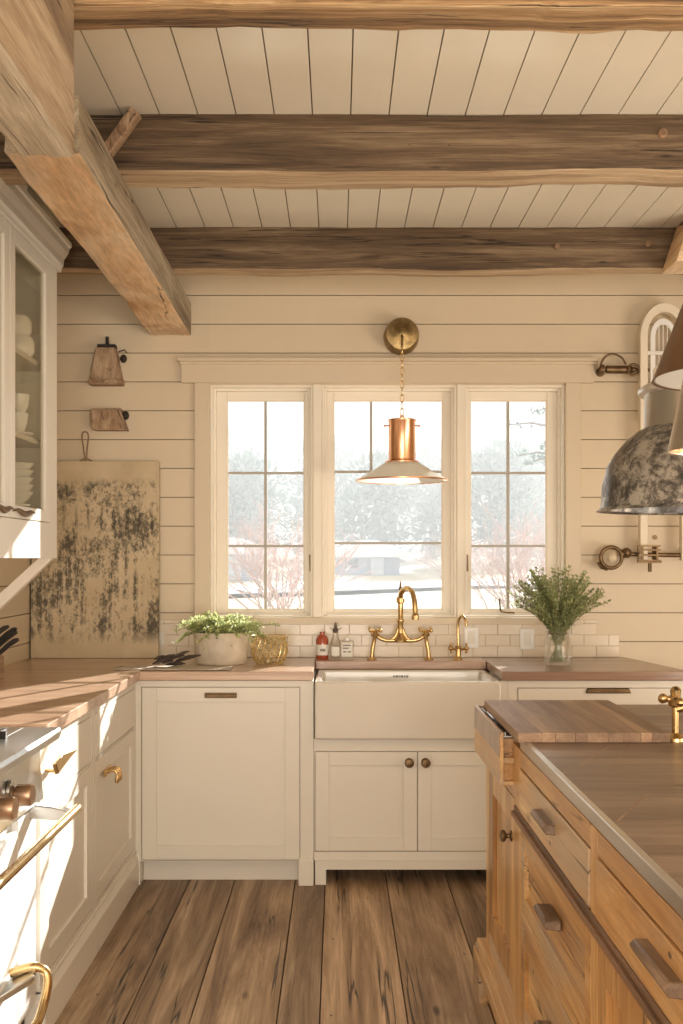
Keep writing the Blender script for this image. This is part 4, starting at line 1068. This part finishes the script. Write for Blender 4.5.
# ------------------------------------------------------------------ pendants over the island
def rod(mb, x_, y_, z0, z1=CZ): mb.tube([(x_, y_, z0), (x_, y_, z1-.02)], .008, 10); mb.lathe([(.001, 0), (.05, 0), (.055, .02), (.001, .025)], (x_, y_, z1-.025), 'z', 24)
root = thing('dome_pendant', (.925, 2.60, 1.51), 'large mottled zinc dome lamp above the island at right', 'lamp')
c = (.925, 2.60, 0)
dome = [(.272, 1.508), (.262, 1.516), (.260, 1.53), (.2575, 1.575), (.246, 1.62), (.2275, 1.652), (.20, 1.685), (.172, 1.708), (.155, 1.716)]
inn = [(r-.003, z_-.002) for r, z_ in dome[::-1]]
inn[-1] = (.268, 1.508)
MB().lathe(dome+inn, c, 'z', 72, close=True).build('dome', M['zinc'], root)
MB().lathe([(.158, 1.708), (.155, 1.716), (.153, 1.80), (.001, 1.80), (.001, 1.795), (.149, 1.795), (.15, 1.712), (.152, 1.708)], c, 'z', 60).build('neck', M['steel'], root)
MB().lathe([(.153, 1.800), (.168, 1.803), (.170, 1.812), (.158, 1.822), (.148, 1.828), (.001, 1.83)], c, 'z', 60).build('collar', M['nickel'], root)
MB().lathe([(.132, 1.826), (.132, 1.868), (.12, 1.876), (.04, 1.90), (.001, 1.90)], c, 'z', 48).build('cap', M['china'], root)
mb = MB()
for k, a in enumerate((3.66, 3.72, 3.86, 3.91, 3.97)):   # small printed figures round the cap
    p = Vector((c[0]+.1325*math.cos(a), c[1]+.1325*math.sin(a), 0)); tng = Vector((-math.sin(a), math.cos(a), 0))
    q0 = p-tng*.003; q1 = p+tng*.003; n_ = Vector((math.cos(a), math.sin(a), 0))*.0012
    mb.prism([(q0.x, q0.y, 1.842), (q1.x, q1.y, 1.842), (q1.x, q1.y, 1.858), (q0.x, q0.y, 1.858)], n_)
mb.build('figures', M['logo'], root, smooth=False)
mb = MB(); rod(mb, c[0], c[1], 1.895); mb.build('rod', M['darkbrass'], root)
root = thing('cone_pendant', (.874, 2.20, 1.775), 'brown bronze cone lamp cut by the right edge, above the zinc dome', 'lamp')
c = (.874, 2.20, 0)
con = [(.202, 1.772), (.200, 1.776), (.145, 1.918), (.05, 2.16), (.03, 2.17)]
MB().lathe(con+[(.028, 2.165), (.047, 2.156), (.142, 1.915), (.197, 1.774)], c, 'z', 60, close=True).build('shade', M['bronze_shade'], root)
MB().lathe([(.1965, 1.7745), (.1415, 1.915), (.045, 2.15), (.043, 2.148), (.139, 1.913), (.194, 1.775)], c, 'z', 60, close=True).build('lining', M['lining'], root)
mb = MB().lathe([(.001, 2.16), (.03, 2.16), (.03, 2.2), (.001, 2.2)], c, 'z', 20); rod(mb, c[0], c[1], 2.19); mb.build('rod', M['darkbrass'], root)
root = thing('cone_pendant', (.717, 1.90, 1.587), 'small silver cone lamp with copper lining at the right edge', 'lamp')
c = (.717, 1.90, 0)
MB().lathe([(.112, 1.585), (.110, 1.588), (.086, 1.706), (.035, 1.93), (.02, 1.94), (.02, 1.937), (.033, 1.926), (.084, 1.706), (.108, 1.587)], c, 'z', 48, close=True).build('shade', M['nickel'], root)
MB().lathe([(.1065, 1.589), (.0825, 1.706), (.03, 1.92), (.028, 1.92), (.081, 1.706), (.105, 1.589)], c, 'z', 48, close=True).build('lining', M['copper'], root)
mb = MB().lathe([(.001, 1.93), (.021, 1.93), (.021, 1.97), (.001, 1.97)], c, 'z', 20); rod(mb, c[0], c[1], 1.96); mb.build('rod', M['darkbrass'], root)

# ------------------------------------------------------------------ outside
def gz(y): return -.4+max(0, y-6)*.035
def ground_mat():
    m, nt, b = new_mat('winter_field')
    v = coords(nt, (.35, .08, 1), False); n1 = tex_noise(nt, v, 1.0, 5, .6)
    L(nt, ramp(nt, n1, [(.38, (.58, .47, .30)), (.50, (.68, .60, .44)), (.60, (.78, .76, .72))]), b.inputs['Base Color'])
    b.inputs['Roughness'].default_value = .95; return m
mb = MB(); ys = [5.25, 8, 12, 16, 20, 25, 30, 36, 42, 50, 60, 90]
rows = [[mb.bm.verts.new((x_, y, gz(min(y, 62))+.12*noise.noise(Vector((x_*.15, y*.15, 0))))) for x_ in range(-50, 61, 5)] for y in ys]
for a, b_ in zip(rows[:-1], rows[1:]):
    for k in range(len(a)-1): mb.bm.faces.new((a[k], a[k+1], b_[k+1], b_[k]))
struct(mb.build('ground', ground_mat(), solid=.1), 'pale winter field outside the windows')
mb = MB(); L_ = [(-14, 25.5), (-3, 26.5), (1.2, 28.5), (4, 30), (12, 29)]
for (a, b_) in zip(L_[:-1], L_[1:]):
    mb.prism([(a[0], a[1], gz(a[1])+.14), (b_[0], b_[1], gz(b_[1])+.14), (b_[0], b_[1]+2.8, gz(b_[1]+2.8)+.14), (a[0], a[1]+2.8, gz(a[1]+2.8)+.14)], (0, 0, .03))
struct(mb.build('ground_path', plain('pale_gravel', (.72, .75, .80), .9)), 'pale drive crossing the field outside')

leaf_t = plain('evergreen_needles', (.20, .29, .25), .8, vary=.4, vscale=1.5)
bark = plain('grey_bark', (.25, .2, .17), .9)
def evergreen(loc, h_, r_, seed, label, nl=2600, group='evergreen trees beyond the field', base_frac=.06, leafsz=.42):
    rnd = random.Random(seed); root = thing('evergreen_tree', loc, label, 'tree', group)
    mb = MB(); cz = [(rnd.uniform(-.45, .45)*r_, rnd.uniform(-.4, .4)*r_, rnd.uniform(.2, .85)*h_, rnd.uniform(.35, .6)*r_) for _ in range(16)]
    cz.append((0, 0, .9*h_, .3*r_))
    for k in range(nl):
        cx_, cy_, cz_, cr = cz[k % len(cz)]
        v = Vector((rnd.gauss(0, 1), rnd.gauss(0, 1), rnd.gauss(0, .9))).normalized()*cr*rnd.uniform(.75, 1.05)
        p = Vector(loc)+Vector((cx_, cy_, max(base_frac*h_, cz_)))+v
        if p.z < loc[2]+base_frac*h_: continue
        mb.leaf(p, v+Vector((0, 0, rnd.uniform(-.3, .6)*cr)), leafsz*rnd.uniform(.6, 1.2), leafsz*.5)
    mb.build('foliage', leaf_t, root, recalc=False)
    MB().tube([loc, (loc[0], loc[1], loc[2]+h_*.8)], [.05*r_+.08, .05], 8).build('trunk', bark, root)
    return root
e1 = evergreen((-9.2, 45, gz(45)), 5.2, 2.3, 1, 'bushy dark evergreen far outside, leftmost in the left window')
spots = [((-6.0, 53, gz(53)), 'second evergreen from the left across the field', .4), ((-3.7, 44, gz(44)), 'evergreen across the field, behind the gap of the first two windows', 1.3), ((-.7, 53, gz(53)), 'evergreen seen in the left panes of the middle window', 2.2),
         ((1.7, 44, gz(44)), 'evergreen directly behind the pendant shade across the field', 3.4), ((4.8, 53, gz(53)), 'evergreen behind the right half of the middle window', 4.1), ((7.0, 45, gz(45)), 'evergreen seen in the left panes of the right window', 5.0), ((10.4, 53, gz(53)), 'rightmost evergreen of the row across the field', 5.7)]
for (l, lab, rz) in spots:
    o = dup(e1, l, lab, rotz=rz)
    s_ = (1.12 if l[1] > 50 else .95)+.08*math.sin(rz*3); o.scale = (s_, s_, s_)
# taller pine to the right
root = thing('pine_tree', (5.4, 26, gz(26)), 'tall airy pine showing in the upper panes of the right window', 'tree')
mb = MB(); tk = MB(); rnd = random.Random(9); loc = Vector((5.4, 26, gz(26)))
tk.tube([loc, loc+Vector((.1, 0, 4)), loc+Vector((0, 0, 8))], [.16, .1, .03], 8)
for k in range(38):
    zz = rnd.uniform(3.0, 7.4); a = rnd.uniform(0, 2*PI); ln = rnd.uniform(.7, 1.9)*(1.15-zz/9)
    b0 = loc+Vector((.05, 0, zz)); e_ = b0+Vector((math.cos(a)*ln, math.sin(a)*ln, rnd.uniform(-.1, .4)))
    tk.tube([b0, b0.lerp(e_, .5)+Vector((0, 0, .08)), e_], [.035, .025, .012], 5)
    for j in range(34):
        t_ = rnd.uniform(.35, 1.05); p = b0.lerp(e_, t_)+Vector((rnd.gauss(0, .1), rnd.gauss(0, .1), rnd.gauss(0, .06)))
        mb.leaf(p, (rnd.gauss(0, 1), rnd.gauss(0, 1), rnd.uniform(-.2, 1)), rnd.uniform(.1, .2), .06)
mb.build('foliage', leaf_t, root, recalc=False); tk.build('trunk', bark, root)
# bare pinkish shrubs
twig = plain('pink_brown_twig', (.62, .48, .45), .8, vary=.2)
def shrub(loc, h_, spread, seed, label, n0=26):
    rnd = random.Random(seed); mb = MB(); loc = Vector(loc)
    def br(p, d, l, r, lev):
        q = p+d*l; m_ = p.lerp(q, .5)+Vector((rnd.gauss(0, .05), rnd.gauss(0, .05), .02))*l
        mb.tube([p, m_, q], [r, r*.8, r*.5], 4, caps=False)
        if lev:
            for _ in range(3 if lev > 1 else 4):
                nd = (d+Vector((rnd.gauss(0, .45), rnd.gauss(0, .45), rnd.gauss(.1, .3)))).normalized()
                br(p.lerp(q, rnd.uniform(.45, 1)), nd, l*rnd.uniform(.5, .75), r*.55, lev-1)
    for k in range(n0):
        d = Vector((rnd.gauss(0, spread), rnd.gauss(0, spread), 1)).normalized(); br(loc+Vector((rnd.gauss(0, .3), rnd.gauss(0, .3), -.03)), d, h_*rnd.uniform(.4, .55), .022, 3)
    return tag(mb.build('bare_shrub', twig, base=loc), label, 'shrub', 'bare pinkish shrubs outside')
s1 = shrub((-1.15, 21, gz(21)), 2.6, .55, 1, 'bare pink-brown shrub in the right panes of the left window')
dup(s1, (3.75, 21, gz(21)), 'bare pink-brown shrub in the lower panes of the right window', 1.0)
o = dup(s1, (3.9, 35, gz(35)), 'low pinkish shrub far off in the middle window', 2.0); o.scale = (1.0, 1.0, .62)
o = dup(s1, (7.0, 29, gz(29)), 'bare pink-brown shrub at the far right of the right window', 2.6); o.scale = (1.1, 1.1, 1.15)
# sheds
shed_w = plain('blue_grey_boarding', (.36, .42, .52), .8, vary=.12); snow = plain('frosty_roof', (.82, .84, .88), .6)
def shed(x0, x1, y0, y1, z0, h_, rise, label, curved=False):
    root = thing('field_shed', ((x0+x1)/2, (y0+y1)/2, z0), label, 'shed')
    MB().box(x0, x1, y0, y1, z0-.2, z0+h_).build('walls', shed_w, root, smooth=False)
    mb = MB(); pts = []; n_ = 12 if curved else 2
    for k in range(n_+1):
        t_ = k/n_; zz = rise*(math.sin(PI*t_) if curved else (1-abs(2*t_-1)))
        pts.append((x0-.3+(x1-x0+.6)*t_, y0-.3, z0+h_+zz))
    pts += [(x1+.3, y0-.3, z0+h_-.12), (x0-.3, y0-.3, z0+h_-.12)]
    mb.prism(pts, (0, y1-y0+.6, 0)); mb.build('roof', snow, root, smooth=False)
    MB().box(x0+(x1-x0)*.55, x0+(x1-x0)*.75, y0-.04, y0, z0, z0+h_*.8).build('door', plain('pale_shed_door', (.6, .66, .74), .7), root)
    MB().box(x0+(x1-x0)*.15, x0+(x1-x0)*.35, y0-.04, y0, z0+h_*.35, z0+h_*.75).build('window', plain('dark_shed_glass', (.1, .12, .16), .2), root)
shed(-4.6, -2.7, 34, 36.5, gz(34)+.1, .95, .45, 'low blue-grey shed with a frosty roof in the left window', True)
shed(-.1, 2.2, 37, 40, gz(37)+.1, .75, .5, 'low blue-grey shed with a frosty roof in the middle window', True)
# winter haze over the field
m = bpy.data.materials.new('winter_haze'); m.use_nodes = True; nt = m.node_tree; nt.nodes.clear()
out = N(nt, 'ShaderNodeOutputMaterial'); vsn = N(nt, 'ShaderNodeVolumeScatter'); vsn.inputs['Color'].default_value = (.95, .97, 1, 1); vsn.inputs['Density'].default_value = .013; vsn.inputs['Anisotropy'].default_value = .22
L(nt, vsn.outputs[0], out.inputs['Volume'])
o = MB().box(-28, 32, 9, 56, -1.2, 9).build('winter_haze', m, smooth=False)
tag(o, 'pale winter haze hanging over the field outside', 'haze', kind='stuff')
